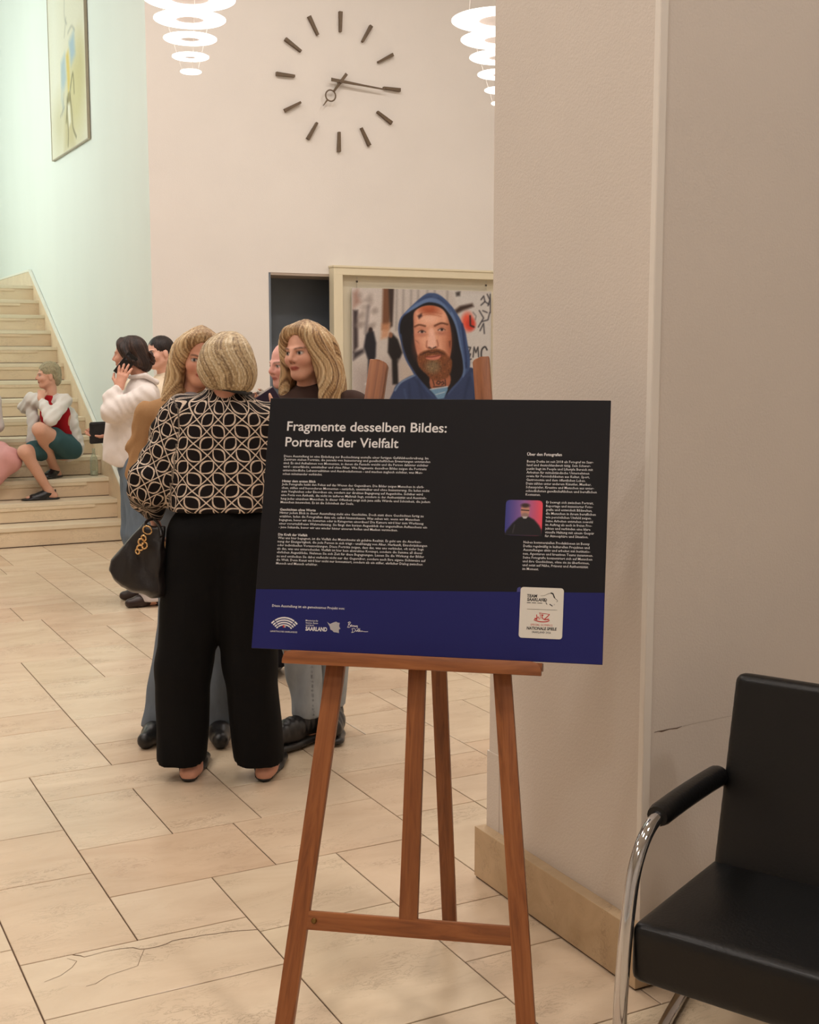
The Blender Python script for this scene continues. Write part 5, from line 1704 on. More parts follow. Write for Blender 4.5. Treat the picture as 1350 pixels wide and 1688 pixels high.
def pat_coords(V):
    out = np.zeros((len(V), 3))
    al = ell_ - shl
    ar = elr - shr
    for i, (s0, e0) in enumerate(((shl, ell_), (shr, elr))):
        pass
    dl_ = np.abs(V[:, 0]) * 0
    x = V[:, 0]
    back = V[:, 1]
    phi = np.arctan2(x, np.where(np.abs(back) < 1e-3, 1e-3, -back * 1.55))
    u = phi * 0.185
    def seg_d(a0, b0):
        ab = b0 - a0
        tt = np.clip(((V - a0) @ ab) / (ab @ ab), 0, 1)
        return np.linalg.norm(V - a0 - tt[:, None] * ab, axis=1)
    da = np.minimum(seg_d(shl, ell_), seg_d(ell_, wrl)) / .088
    dt = np.sqrt((x / .198) ** 2 + (V[:, 1] / .135) ** 2)
    sleeve = (da < dt * 1.06) & (x < -.12)
    ax_ = (ell_ - shl) / np.linalg.norm(ell_ - shl)
    t = (V - shl) @ ax_
    r = V - shl - t[:, None] * ax_
    lat = np.cross(ax_, V3(0, 1, 0))
    ang = np.arctan2(r @ lat, -r[:, 1])
    out[:, 0] = np.where(sleeve, ang * 0.095 + .02, u)
    out[:, 1] = np.where(sleeve, -t + .01, V[:, 2] - 1.2)
    return {'pat': out}
blz = 1.032
bl = [cone(V3(-.075, 0, 1.05), V3(-.07, 0, 1.34), .135, .118, .06, fw, .95), cone(V3(.075, 0, 1.05), V3(.07, 0, 1.34), .135, .118, .06, fw, .95),
      cone(V3(0, 0, 1.33), V3(0, -.002, 1.43), .125, .062, .05, fw, .8),
      cone(V3(-.12, 0, 1.365), shl + V3(.01, 0, -.004), .070, .074, .05), cone(V3(.09, 0, 1.362), shr, .062, .072, .05),
      cone(shl, ell_, .076, .082, .035), cone(ell_ + V3(0, 0, .03), wrl + V3(-.012, .0, .048), .084, .060, .03), cone(wrl + V3(-.008, 0, .05), wrl + V3(0, 0, .012), .055, .036, .02),
      cone(shr, elr, .078, .090, .035), cone(elr, wrr, .080, .05, .03),
      cone(V3(0, -.004, 1.42), V3(0, -.002, 1.462), .064, .060, .012)]
def bl_disp(X, Y, Z):
    arm = np.clip((-(X) - .19) / .06, 0, 1)
    return (.0045 + .004 * arm) * wob(X, Y, Z, 34, .4) + .005 * arm * np.sin((Z + X * .5) * 62 + 3 * np.sin(Y * 14)) + .003 * np.sin(X * 55 + 3 * np.sin(Z * 9))
f1.part('blouse', bl, .009, (30, 26, 26), M_LAT, disp=bl_disp, cuts=[lambda X, Y, Z: np.where(X > -.215, blz - Z + 0 * Y, -1.0 + 0 * (X + Y + Z))], attr=pat_coords)
tr = [cone(V3(0, 0, .97), V3(0, 0, 1.05), .168, .150, .05, fw, .72), cone(V3(-.088, 0, .93), V3(-.165, 0, .44), .132, .102, .03), cone(V3(-.165, 0, .44), V3(-.182, .01, .02), .102, .094, .03),
      cone(V3(.088, 0, .93), V3(.086, 0, .44), .132, .102, .03), cone(V3(.086, 0, .44), V3(.118, .01, .02), .102, .100, .03)]
hem1 = q(300, 1254)[2]
f1.part('trousers', tr, .012, (9, 8, 9), M_CLOTH, disp=lambda X, Y, Z: .004 * np.sin(X * 60 + 2 * np.sin(Z * 5)) * np.clip((1.0 - Z), 0, 1) + .003 * wob(X, Y, Z, 22),
        cuts=[lambda X, Y, Z: hem1 + .05 * (Y) - Z + 0 * X, lambda X, Y, Z: Z - 1.06 + 0 * (X + Y)])
# bob: cap, fuller sides, tucked behind the ear on the left
P = lambda a, b_, d: hc + HM @ V3(a, b_, d)
hair = [ellp(P(0, -.022, .034), (.088, .100, .084), HM, .02), ellp(P(.0, -.062, -.020), (.090, .060, .078), HM, .03), ellp(P(-.060, -.040, -.030), (.050, .062, .075), HM, .03),
        ellp(P(.058, -.050, -.012), (.042, .060, .070), HM, .03)]
for i in range(13):
    a = -.088 + .014 * i
    y0 = -.115 + .9 * a * a * 6
    hair += lock([P(a * .35, -.03, .102), P(a * .85, y0 + .012, .055), P(a * 1.0, y0 + .004, -.02), P(a * (.98 if a < 0 else .82), y0 + .026, -.066 - (.016 if a < 0 else -.018))], [.010, .012, .013, .006], .02)
hair += [ellp(P(0, .085, -.055), (.070, .095, .115), HM, .02, sub=True)]
f1.part('hair', hair, .006, (200, 170, 120), M_HAIR, disp=strand_disp(hc, HM, .0008, 60), paint=hair_paint(hc, HM, ((124, 98, 72), (200, 172, 130), (240, 222, 188)), 15))
f1.part('neck_band', [cone(q(370, 640, -.092), q(402, 648, -.086), .0090, .0090, .004), cone(q(402, 648, -.086), q(414, 648, -.03), .0090, .006, .004), cone(q(370, 640, -.092), q(356, 640, -.04), .0090, .006, .004)], .004, (16, 16, 18), M_LEATHER, label='glossy black band at the nape')
for an_, to_, nm in ((anl, tol, 'shoe'), (anr, tor, 'shoe')):
    g = V3(an_[0], an_[1], 0)
    d = to_ - V3(an_[0], an_[1], to_[2])
    heel = g - d * .22
    sh = [cone(heel + V3(0, -.004, .010), g + d * .5 + V3(0, 0, .008), .029, .032, .01, (0, 0, 1), .34), cone(g + d * .5 + V3(0, 0, .010), to_ + V3(0, .02, -.008), .032, .020, .01, (0, 0, 1), .5),
          cone(g + d * .62 + V3(0, 0, .028), to_ + V3(0, 0, .0), .036, .024, .02, (0, 0, 1), .7),
          cone(heel + V3(-.030, .0, .012), heel + V3(-.040, .025, .062), .006, .006, .006), cone(heel + V3(.030, .0, .012), heel + V3(.034, .025, .055), .005, .005, .006),
          cone(heel + V3(0, .004, .004), heel + V3(0, .004, .016), .022, .026, .01)]
    f1.part(nm, sh, .006, (20, 18, 18), M_LEATHER)

# her handbag
M_BAG = plain('bag_leather', rgb(30, 25, 24), 0.34, bump=0.10, bscale=90, spec=0.5, vary=0.15, vscale=14)
M_GOLD = plain('gold_metal', rgb(214, 178, 128), 0.25, 1.0)
bag = empty('handbag', S.base, -R(HEADING))
tag(bag, 'black leather handbag with gold charm hanging beside the wide black trousers', 'handbag')
bq = lambda x, y, dy=-.06: q(x, y, dy)
bpoly = [bq(236, 864), bq(271, 868), bq(275, 984), bq(250, 985), bq(200, 968), bq(178, 939), bq(184, 922)]
bagp = [rbox(bq(228, 925) , (.16, .045, .16), None, .012, .01)]
def bag_cut(i):
    p0, p1 = bpoly[i], bpoly[(i + 1) % len(bpoly)]
    ex, ez_ = p1[0] - p0[0], p1[2] - p0[2]
    ln_ = math.hypot(ex, ez_)
    nx_, nz_ = -ez_ / ln_, ex / ln_
    yc = p0[1]
    return lambda X, Y, Z: (X - p0[0]) * nx_ + (Z - p0[2]) * nz_ + 9.0 * (Y - yc) ** 2 + .003 * np.sin((X - Z) * 60)
def bag_taper(X, Y, Z):
    t_ = np.clip((Z - bpoly[3][2]) / (bpoly[0][2] - bpoly[3][2]), 0, 1)
    return np.abs(Y - bpoly[0][1] + .004 * np.sin((X + Z * .6) * 48)) - (.058 - .040 * t_) - .004 * np.sin((X - Z * .4) * 55 + 1)
Vb, Qb = surface(bagp, .006, cuts=[bag_cut(i) for i in range(len(bpoly))] + [bag_taper])
bagbody = np_mesh('bag_body', Vb, Qb, M_BAG, bag, True)
for dy in (-.035, .0):
    MB().tube(smooth_pts([bq(236, 880, -.06 + dy), bq(240, 862, -.03 + dy), bq(252, 856, .0), bq(262, 866, -.03 + dy), bq(266, 884, -.06 + dy)], 5, False), 0.006, 8).build('strap', M_BAG, bag, 180)
charm = MB()
def torus(b, c, rr, r, nrm, n=18):
    c, nrm = Vector(c), Vector(nrm).normalized()
    a = nrm.cross(Vector((0.2, 0.3, 1))).normalized()
    d = nrm.cross(a)
    b.tube([c + a * rr * math.cos(2 * math.pi * k / n) + d * rr * math.sin(2 * math.pi * k / n) for k in range(n + 1)], r, 8)
yb = -.06 - .058
torus(charm, bq(243, 874, yb), .0165, .0030, (.2, 1, .3))
charm.build('ring', M_GOLD, bag, 180)
charm = MB()
for (x, y, rr, nn) in ((237, 887, .010, (.5, 1, .2)), (233, 893, .011, (-.6, 1, .1)), (238, 899, .012, (.4, 1, -.2)), (231, 903, .011, (-.2, 1, .4)), (227, 909, .009, (.6, 1, 0))):
    torus(charm, bq(x, y, yb - .004), rr, .0036, nn)
charm.build('charm_chain', M_GOLD, bag, 180)

# ------------------------------------------------------------------ woman in the tan blazer
S = spot_floor(316, 1212)
q = S.q
f2 = Fig(S.base, 'blonde woman in a tan blazer and blue jeans facing the viewer behind the lattice blouse')
fw = V3(.1, -1, 0)
hc = q(330, 592)
HM = head_matrix(-14, 9, -4)
neck = V3(.03, .03, 1.44)
shl, shr = q(242, 684), V3(.245, .02, 1.365)
ell_, elr = q(230, 782, -.02), V3(.30, .0, 1.10)
wrl, wrr = V3(-.10, -.20, 1.08), V3(.14, -.20, 1.08)
anl, anr = q(268, 1196), q(362, 1196)
hipl, hipr = V3(-.08, 0, .94), V3(.10, 0, .94)
knl, knr = V3(-.05, -.01, .52), V3(.12, -.01, .50)
tol, tor = V3(anl[0] - .035, -.18, .025), V3(anr[0] + .03, -.18, .025)
body = torso(V3(.01, 0, .96), V3(.015, 0, 1.25), neck, fw) + head_prims(hc, HM, .97) + neck_prims(hc, HM, neck, .047)
body += limb(shl, ell_, wrl, .045, .036, .027) + limb(shr, elr, wrr, .045, .036, .027) + legs(hipl, knl, anl, tol) + legs(hipr, knr, anr, tor)
body += hand_prims(wrl, V3(.6, -.7, .15), V3(-.2, -.2, 1), .92, (.3, .35, .4, .4), .06, -1) + hand_prims(wrr, V3(-.6, -.7, .15), V3(.2, -.2, 1), .92, (.3, .35, .4, .4), .06, 1)
f2.make_body(body, .020, [hbox(hc, .13, .0045), hbox(wrl + V3(.05, -.07, 0), (.1, .1, .06), .009), hbox(wrr + V3(-.05, -.07, 0), (.1, .1, .06), .009)], (226, 166, 138),
             lambda V, c: face_colors(V, c, hc, HM, 1.0, lips=(.66, .22, .22), brow=(.36, .25, .17), iris=(.16, .2, .24), blush=1.0))
P = lambda a, b_, d: hc + HM @ V3(a, b_, d)
def long_hair(P, HM, hc, left, right, drop, part_a=0.0):
    h = [ellp(P(0, -.022, .036), (.083, .099, .092), HM, .02), ellp(P(0, -.070, -.06), (.074, .050, .10), HM, .04)]
    h += [ellp(P(0, .085, -.030), (.064, .100, .113), HM, .010, sub=True)]
    for sg, pts_list in ((-1, left), (1, right)):
        for pts in pts_list:
            h += lock([P(p_[0], p_[1], p_[2] - (.016 if k_ == 0 else .004 if k_ == 1 else 0)) for k_, p_ in enumerate(pts)], [.008, .013, .016, .019, .016, .006])
    return h
lf = [[(.012, .040, .118), (-.046, .056, .092), (-.078, .030, .030), (-.090, .018, -.06), (-.100, .025, -.15), (-.112, .045, -.25)]]
lf += [[(.0, .02, .130), (-.075, .020, .070), (-.100, .005, -.02), (-.108, .0, -.10), (-.125, .012, -.18), (-.150, .035, -.27)],
       [(.0, -.01, .132), (-.085, -.025, .06), (-.105, -.03, -.03), (-.112, -.03, -.12), (-.125, -.02, -.20), (-.135, .0, -.29)],
       [(.0, -.03, .130), (-.07, -.08, .05), (-.090, -.085, -.05), (-.095, -.08, -.14), (-.10, -.06, -.22), (-.11, -.04, -.28)],
       [(.01, .036, .122), (-.062, .040, .075), (-.086, .020, -.02), (-.092, .015, -.11), (-.090, .045, -.20), (-.096, .075, -.29)]]
rt = [[(-p_[0], p_[1], p_[2]) for p_ in l] for l in lf]
hair = long_hair(P, HM, hc, lf, rt, .3)
f2.part('hair', hair, .006, (200, 165, 115), M_HAIR, disp=strand_disp(hc, HM, .0009, 56), paint=hair_paint(hc, HM, ((126, 92, 62), (204, 166, 118), (246, 220, 176)), 14, (.085, .03, .01)))
bz = [cone(V3(.01, 0, .84), V3(.01, 0, 1.10), .155, .148, .06, fw, .74), cone(V3(.01, 0, 1.10), V3(.015, .01, 1.30), .150, .150, .06, fw, .74), cone(V3(.02, .02, 1.34), V3(.03, .03, 1.42), .12, .070, .05, fw, .8),
      cone(V3(-.10, .01, 1.365), shl + V3(.012, 0, .004), .056, .052, .05), cone(V3(.13, .01, 1.36), shr, .056, .052, .05),
      cone(shl, ell_, .055, .050, .02), cone(ell_, wrl + V3(-.01, .05, 0), .052, .042, .02), cone(shr, elr, .055, .050, .03), cone(elr, wrr, .050, .042, .03),
      cone(q(226, 738), q(234, 750), .048, .050, .012)]
bz += [cone(V3(.03, -.02, 1.30), V3(.03, -.06, 1.44), .030, .040, .03, sub=True)]
f2.part('blazer', bz, .011, (170, 130, 90), M_CLOTH, disp=lambda X, Y, Z: .002 * wob(X, Y, Z, 40, 2.0) + .003 * np.sin((Z - X * 1.6) * 70 + 2 * np.sin(Z * 20)) * np.clip((-X - .15) / .06, 0, 1) + .007 * np.exp(-((X + .168 - (Z - 1.3) * .22) / .007) ** 2) * (Z > 1.18) + 0 * Y, cuts=[lambda X, Y, Z: .80 - Z + 0 * (X + Y)])
f2.part('top', [cone(V3(.02, -.02, 1.05), V3(.03, -.035, 1.36), .125, .085, .04, fw, .72), cone(V3(.03, -.01, 1.35), V3(.03, .02, 1.405), .080, .058, .03)], .012, (176, 172, 176), M_CLOTH)
jn = [cone(V3(.01, 0, .97), V3(.01, 0, 1.04), .150, .14, .05, fw, .74), cone(hipl + V3(.03, 0, 0), V3(-.050, 0, .52), .110, .072, .03), cone(V3(-.050, 0, .52), V3(anl[0], 0, .05), .072, .088, .03),
      cone(hipr, V3(.125, 0, .46), .115, .084, .03), cone(V3(.125, 0, .46), V3(anr[0], 0, .05), .086, .086, .03)]
f2.part('jeans', jn, .012, (112, 122, 134), M_DENIM, disp=lambda X, Y, Z: .005 * wob(X, Y, Z, 34) * np.clip((.7 - Z) * 2, .3, 1), cuts=[lambda X, Y, Z: .045 - Z + 0 * (X + Y)])
for an_, to_ in ((anl, tol), (anr, tor)):
    f2.part('shoe', shoe_prims(V3(an_[0], an_[1], .07), to_, .042), .009, (22, 20, 20), M_LEATHER, cuts=[lambda X, Y, Z: .001 - Z + 0 * (X + Y)])

# ------------------------------------------------------------------ woman behind the board, face turned left
S = spot_floor(505, 1222)
q = S.q
f3 = Fig(S.base, 'young woman with long wavy blonde hair looking left above the information board, pale jeans below')
fw = V3(-.45, -.9, 0)
hc = q(504, 583)
HM = head_matrix(34, 4, 3)
neck = V3(.015, .03, 1.44)
shl, shr = V3(-.185, .06, 1.385), q(582, 674)
ell_, elr = V3(-.22, -.02, 1.12), V3(.25, .02, 1.10)
wrl, wrr = q(446, 690, -.18), V3(.06, -.20, 1.10)
anl, anr = q(505, 1192, -.02), q(546, 1170, .12)
hipl, hipr = V3(-.06, -.01, .95), V3(.09, .04, .95)
knl, knr = V3(-.03, -.03, .52), V3(.10, .08, .52)
tol, tor = V3(anl[0] - .105, anl[1] - .15, .035), V3(anr[0] + .02, anr[1] - .17, .035)
body = torso(V3(.01, 0, .96), V3(.01, .02, 1.25), neck, fw) + head_prims(hc, HM, .96) + neck_prims(hc, HM, neck, .044)
body += limb(shl, ell_, wrl, .046, .036, .026) + limb(shr, elr, wrr, .046, .036, .026) + legs(hipl, knl, V3(anl[0], anl[1], .09), tol) + legs(hipr, knr, V3(anr[0], anr[1], .09), tor)
body += hand_prims(wrl, q(440, 668, -.14) - wrl, V3(.6, .8, .1), .92, (.5, .6, .6, .6), .05, -1) + hand_prims(wrr, V3(-.8, -.5, .1), V3(0, -.3, 1), .92, (.3, .3, .3, .3), .05, 1)
f3.make_body(body, .020, [hbox(hc, .13, .0042), hbox(wrl + V3(-.02, -.06, .05), (.08, .09, .09), .008)], (230, 174, 148),
             lambda V, c: face_colors(V, c, hc, HM, 1.0, lips=(.70, .28, .26), brow=(.30, .20, .14), iris=(.10, .08, .07), blush=0.8))
P = lambda a, b_, d: hc + HM @ V3(a, b_, d)
lf = [[(.012, .040, .120), (-.040, .058, .096), (-.072, .040, .030), (-.080, .030, -.06), (-.092, .045, -.14), (-.080, .055, -.25)],
      [(.0, .02, .132), (-.072, .030, .075), (-.094, .010, -.01), (-.096, .008, -.09), (-.112, .022, -.16), (-.085, .030, -.27)],
      [(.0, -.01, .134), (-.084, -.025, .06), (-.100, -.03, -.03), (-.105, -.03, -.12), (-.108, -.01, -.19), (-.10, .0, -.29)],
      [(.0, -.03, .130), (-.07, -.08, .05), (-.085, -.085, -.05), (-.085, -.08, -.14), (-.09, -.06, -.22), (-.09, -.04, -.28)]]
rt = [[(.016, .040, .120), (.046, .058, .096), (.074, .036, .030), (.082, .020, -.06), (.096, .025, -.13), (.078, .050, -.24)],
      [(.01, .02, .134), (.078, .030, .075), (.100, .012, -.01), (.106, .0, -.09), (.118, .006, -.15), (.100, .040, -.27)],
      [(.0, -.01, .134), (.086, -.022, .06), (.100, -.03, -.03), (.108, -.03, -.11), (.114, -.01, -.19), (.112, .02, -.29)],
      [(.0, -.03, .130), (.070, -.08, .05), (.090, -.085, -.05), (.098, -.08, -.14), (.112, -.05, -.22), (.122, -.02, -.30)]]
hair = long_hair(P, HM, hc, lf, rt, .3)
f3.part('hair', hair, .006, (200, 165, 115), M_HAIR, disp=strand_disp(hc, HM, .0010, 52), paint=hair_paint(hc, HM, ((118, 84, 56), (204, 164, 116), (250, 224, 180)), 13, (.085, .03, .012)))
jk = [cone(V3(.01, .01, .92), V3(.01, .02, 1.30), .155, .160, .06, fw, .76), cone(V3(.015, .03, 1.33), V3(.015, .03, 1.43), .125, .070, .05, fw, .8),
      cone(V3(-.09, .04, 1.37), shl, .064, .062, .05), cone(V3(.10, .03, 1.375), shr, .066, .062, .05), cone(V3(.05, .03, 1.425), shr + V3(.02, 0, .0), .05, .056, .04), cone(shl, ell_, .064, .058, .03), cone(ell_, wrl, .058, .040, .03), cone(shr, elr, .066, .058, .03), cone(elr, wrr, .058, .04, .03)]
f3.part('cardigan', jk, .011, (66, 48, 42), M_CLOTH, disp=lambda X, Y, Z: .004 * wob(X, Y, Z, 28, 1.0))
jn = [cone(V3(.01, .01, .97), V3(.01, .01, 1.02), .148, .14, .05, fw, .76), cone(hipl, V3(-.015, -.03, .46), .112, .086, .03), cone(V3(-.015, -.03, .46), V3(anl[0] + .004, anl[1], .13), .088, .060, .03),
      cone(hipr, V3(.11, .07, .46), .112, .084, .03), cone(V3(.11, .07, .46), V3(anr[0], anr[1], .13), .086, .060, .03)]
def seam(V, col):
    m = (np.clip(1 - np.abs(V[:, 0] - (.035 + (V[:, 2] - .2) * -.02)) / .004, 0, 1) * (np.sin(V[:, 2] * 480) > 0) * (V[:, 1] < .0))[:, None]
    return col * (1 - m * .75)
f3.part('jeans', jn, .008, (168, 176, 184), M_DENIM, disp=lambda X, Y, Z: .0045 * wob(X, Y, Z, 40, .7), cuts=[lambda X, Y, Z: .118 + .05 * Y - Z + 0 * X], paint=seam)
for an_, to_ in ((anl, tol), (anr, tor)):
    g = V3(an_[0], an_[1], .03)
    d = to_ - V3(an_[0], an_[1], to_[2])
    sh = f3.part('shoe', shoe_prims(V3(an_[0], an_[1], .10), to_ + V3(0, 0, .028), .047), .007, (28, 25, 25), M_LEATHER, cuts=[lambda X, Y, Z: .034 - Z + 0 * (X + Y)],
                 disp=lambda X, Y, Z: .002 * np.sin((X + Y) * 140) * (Z > .07))
    f3.part('sole', [cone(g - d * .28 - V3(0, 0, .008), g + d * .5 - V3(0, 0, .008), .050, .054, .01, (0, 0, 1), .42), cone(g + d * .5 - V3(0, 0, .008), to_ + V3(0, 0, -.013), .054, .046, .01, (0, 0, 1), .42)], .007, (30, 27, 26), M_LEATHER,
            cuts=[lambda X, Y, Z: .0005 - Z + 0 * (X + Y)], parent=sh)
    lc = MB()
    for i in range(4):
        c0 = g + d * (.12 + .13 * i) + V3(0, 0, .085 - .014 * i)
        side_ = np.cross(d / np.linalg.norm(d), V3(0, 0, 1)) * .022
        lc.tube([c0 - side_, c0 + V3(0, 0, .008), c0 + side_], .003, 6)
    lc.build('laces', plain('lace_black', rgb(18, 17, 17), .7), sh, 180)
# the notebook she holds beside the board
nb = empty('notebook', S.base, -R(HEADING))
tag(nb, 'dark purple notebook with a white page edge held up beside the information board', 'notebook')
ca, cb_ = q(421, 660, -.16), q(449, 642, -.16)
dv = Vector(cb_ - ca).normalized()
nv_ = Vector((-.25, .95, -.1)).normalized()
tv = nv_.cross(dv).normalized()
Mx = Matrix(((dv.x, tv.x, nv_.x, ca[0]), (dv.y, tv.y, nv_.y, ca[1]), (dv.z, tv.z, nv_.z, ca[2]), (0, 0, 0, 1)))
if tv.z < 0:
    tv = -tv
    Mx = Matrix(((dv.x, tv.x, nv_.x, ca[0]), (dv.y, tv.y, nv_.y, ca[1]), (dv.z, tv.z, nv_.z, ca[2]), (0, 0, 0, 1)))
MB().box((-.005, -.060, -.006), (.086, .008, .010), .002, 1, M=Mx).build('cover', plain('purple_cover', rgb(50, 38, 62), .5), nb)
MB().box((.022, -.004, -.0045), (.084, .0135, .0085), 0, 1, M=Mx).build('page_block', plain('paper_white', rgb(228, 222, 218), .8), nb)
sp_ = MB()
for i in range(2):
    torus(sp_, Mx @ Vector((.030 + .014 * i, .020, .002)), .007, .0012, (.5, .3, .8), 14)
sp_.build('ring', M_STEEL, nb, 180)
f3.part('sleeve_cuff', [cone(wrl, wrl + V3(.0, .03, -.03), .042, .046, .01)], .008, (30, 27, 30), M_CLOTH)

# ------------------------------------------------------------------ older man almost hidden behind her
S = spot_at(476, 6.25)
q = S.q
f8 = Fig(S.base, 'balding man in dark jacket mostly hidden behind the wavy blonde hair')
fw = V3(-.8, -.6, 0)
hc = q(474, 603)
HM = head_matrix(50, 6)
neck = V3(hc[0] + .02, .03, hc[2] - .17)
shl, shr = V3(-.16, -.04, 1.33), V3(.20, .08, 1.33)
body = torso(V3(0, 0, .92), V3(0, 0, 1.18), neck, fw) + head_prims(hc, HM, 1.0, True) + neck_prims(hc, HM, neck, .055)
body += limb(shl, V3(-.20, -.10, 1.05), V3(-.10, -.28, 1.05), .048, .04, .03) + limb(shr, V3(.26, .06, 1.05), V3(.22, -.12, .95), .048, .04, .03)
body += legs(V3(-.08, 0, .90), V3(-.09, 0, .48), V3(-.09, .02, .08), V3(-.12, -.18, .025)) + legs(V3(.09, 0, .90), V3(.10, 0, .48), V3(.10, .02, .08), V3(.10, -.18, .025))
body += hand_prims(V3(-.10, -.28, 1.05), V3(.3, -.9, 0), V3(0, 0, 1), 1, (.3, .3, .3, .3), .05, -1) + hand_prims(V3(.22, -.12, .95), V3(-.1, -.6, -.7), V3(.4, -.6, .6), 1, (.3, .3, .3, .3), .05, 1)
f8.make_body(body, .022, [hbox(hc, .13, .006)], (226, 168, 154), lambda V, c: face_colors(V, c, hc, HM, 1.0, lips=(.68, .34, .32), brow=(.5, .42, .38), blush=1.2))
P = lambda a, b_, d: hc + HM @ V3(a, b_, d)
f8.part('hair', [ellp(P(0, -.055, .0), (.082, .060, .060), HM, .02), ellp(P(0, .06, .0), (.07, .07, .10), HM, .01, sub=True)], .009, (150, 140, 130), M_HAIR_SHORT)
f8.part('jacket', [cone(V3(0, 0, .80), V3(0, 0, 1.25), .165, .165, .06, fw, .78), cone(V3(0, .02, 1.28), neck + V3(0, 0, -.005), .13, .068, .05, fw, .8), cone(V3(-.09, 0, 1.31), shl, .068, .066, .05), cone(V3(.1, .02, 1.31), shr, .068, .066, .05),
        cone(shl, V3(-.20, -.10, 1.05), .066, .06, .03), cone(V3(-.20, -.10, 1.05), V3(-.11, -.26, 1.05), .06, .045, .03), cone(shr, V3(.26, .06, 1.05), .066, .06, .03), cone(V3(.26, .06, 1.05), V3(.22, -.1, .97), .06, .045, .03)], .014, (32, 33, 42), M_CLOTH)
f8.part('trousers', [cone(V3(0, 0, .90), V3(0, 0, .98), .15, .14, .05, fw, .76), cone(V3(-.08, 0, .90), V3(-.09, .01, .05), .105, .075, .03), cone(V3(.09, 0, .90), V3(.10, .01, .05), .105, .075, .03)], .016, (34, 35, 42), M_CLOTH, cuts=[lambda X, Y, Z: .04 - Z + 0 * (X + Y)])
for an_, to_ in ((V3(-.09, .02, .07), V3(-.12, -.18, .025)), (V3(.10, .02, .07), V3(.10, -.18, .025))):
    f8.part('shoe', shoe_prims(an_, to_, .040), .012, (26, 22, 20), M_LEATHER, cuts=[lambda X, Y, Z: .001 - Z + 0 * (X + Y)])

# ------------------------------------------------------------------ woman on the telephone
S = spot_floor(228, 995)
q = S.q
f4 = Fig(S.base, 'dark-haired woman in a white jacket and jeans holding a phone to her ear')
fw = V3(-1, .12, 0)
hc = q(213, 586)
HM = head_matrix(97, 4, 0)
neck = q(232, 622, .0)
shl, shr = q(240, 654, -.15), q(238, 654, .16)      # near and far shoulder
ell_, wrl = q(181, 676, -.17), q(196, 640, -.13)
elr, wrr = q(215, 715, .20), q(178, 716, .08)
anl, anr = q(251, 985, -.06), q(240, 974, .14)
hipl, hipr = q(232, 775, -.09), q(228, 775, .09)
knl, knr = q(232, 880, -.08), q(226, 880, .10)
tol, tor = anl + V3(-.13, -.08, 0), anr + V3(-.14, -.02, 0)
tol[2] = tor[2] = .022
body = torso(q(228, 770), q(228, 690), neck, fw, .125, .14) + head_prims(hc, HM, 1.0) + neck_prims(hc, HM, neck, .047)
body += limb(shl, ell_, wrl, .046, .038, .027) + limb(shr, elr, wrr, .046, .038, .027) + legs(hipl, knl, anl, tol) + legs(hipr, knr, anr, tor)
hd = q(206, 604, -.115) - wrl
body += hand_prims(wrl, hd, V3(-.25, -1, -.1), 1.05, (.10, .12, .12, .2), .22, -1, .9)
body += hand_prims(wrr, q(154, 716, .06) - wrr, V3(0, .5, -1), .95, (.25, .25, .3, .3), .10, 1)
f4.make_body(body, .020, [hbox(hc, .13, .006), hbox(wrl + hd * .6, (.07, .06, .10), .005), hbox(wrr + V3(-.06, -.01, 0), (.10, .05, .06), .007)], (216, 160, 136),
             lambda V, c: face_colors(V, c, hc, HM, 1.0, lips=(.62, .26, .24), brow=(.16, .10, .08), blush=.6))
P = lambda a, b_, d: hc + HM @ V3(a, b_, d)
hair = [ellp(P(0, -.024, .036), (.083, .100, .090), HM, .02), ellp(P(0, -.078, -.030), (.068, .052, .066), HM, .03), ellp(P(.0, -.105, -.07), (.045, .036, .040), HM, .03),
        ellp(P(0, .098, -.035), (.090, .080, .098), HM, .012, sub=True)]
for sg in (-1, 1):
    hair += lock([P(sg * .012, .040, .104), P(sg * .056, .035, .075), P(sg * .078, .010, .03), P(sg * .078, -.03, -.03), P(sg * .055, -.08, -.06)], [.006, .012, .014, .014, .010])
f4.part('hair', hair, .006, (50, 34, 28), M_HAIR, disp=strand_disp(hc, HM, .002, 24), paint=hair_paint(hc, HM, ((30, 20, 17), (46, 31, 26), (84, 58, 46)), 11))
M_TORT = vcol_mat('tortoise', rough=.25, vary=.5, vscale=40)
f4.part('hair_clip', [cone(q(247, 584, .0), q(251, 598, .0), .022, .018, .01), cone(q(245, 580, -.03), q(255, 590, -.03), .005, .005, .003), cone(q(244, 592, -.03), q(254, 600, -.03), .005, .005, .003), cone(q(249, 578, .03), q(256, 596, .03), .005, .005, .003)], .005, (66, 42, 32), M_TORT, label='brown tortoiseshell hair clip')
jk = [cone(q(216, 752), q(224, 690), .150, .145, .06, fw, 1.05), cone(q(224, 690), q(234, 650), .140, .110, .06, fw, 1.0), cone(q(236, 646), q(233, 627), .080, .055, .04),
      cone(q(238, 652, -.09), shl, .062, .060, .05), cone(q(238, 652, .09), shr, .062, .060, .05),
      cone(shl, ell_ + V3(.02, 0, -.01), .066, .078, .03), cone(ell_ + V3(.02, 0, -.005), q(184, 656, -.15), .066, .050, .02), cone(q(184, 656, -.15), wrl + V3(-.008, 0, -.012), .048, .036, .02),
      cone(shr, elr, .09, .08, .03), cone(elr, wrr + V3(.05, 0, 0), .07, .046, .03), cone(q(186, 758, -.02), q(190, 700, -.02), .060, .060, .05)]
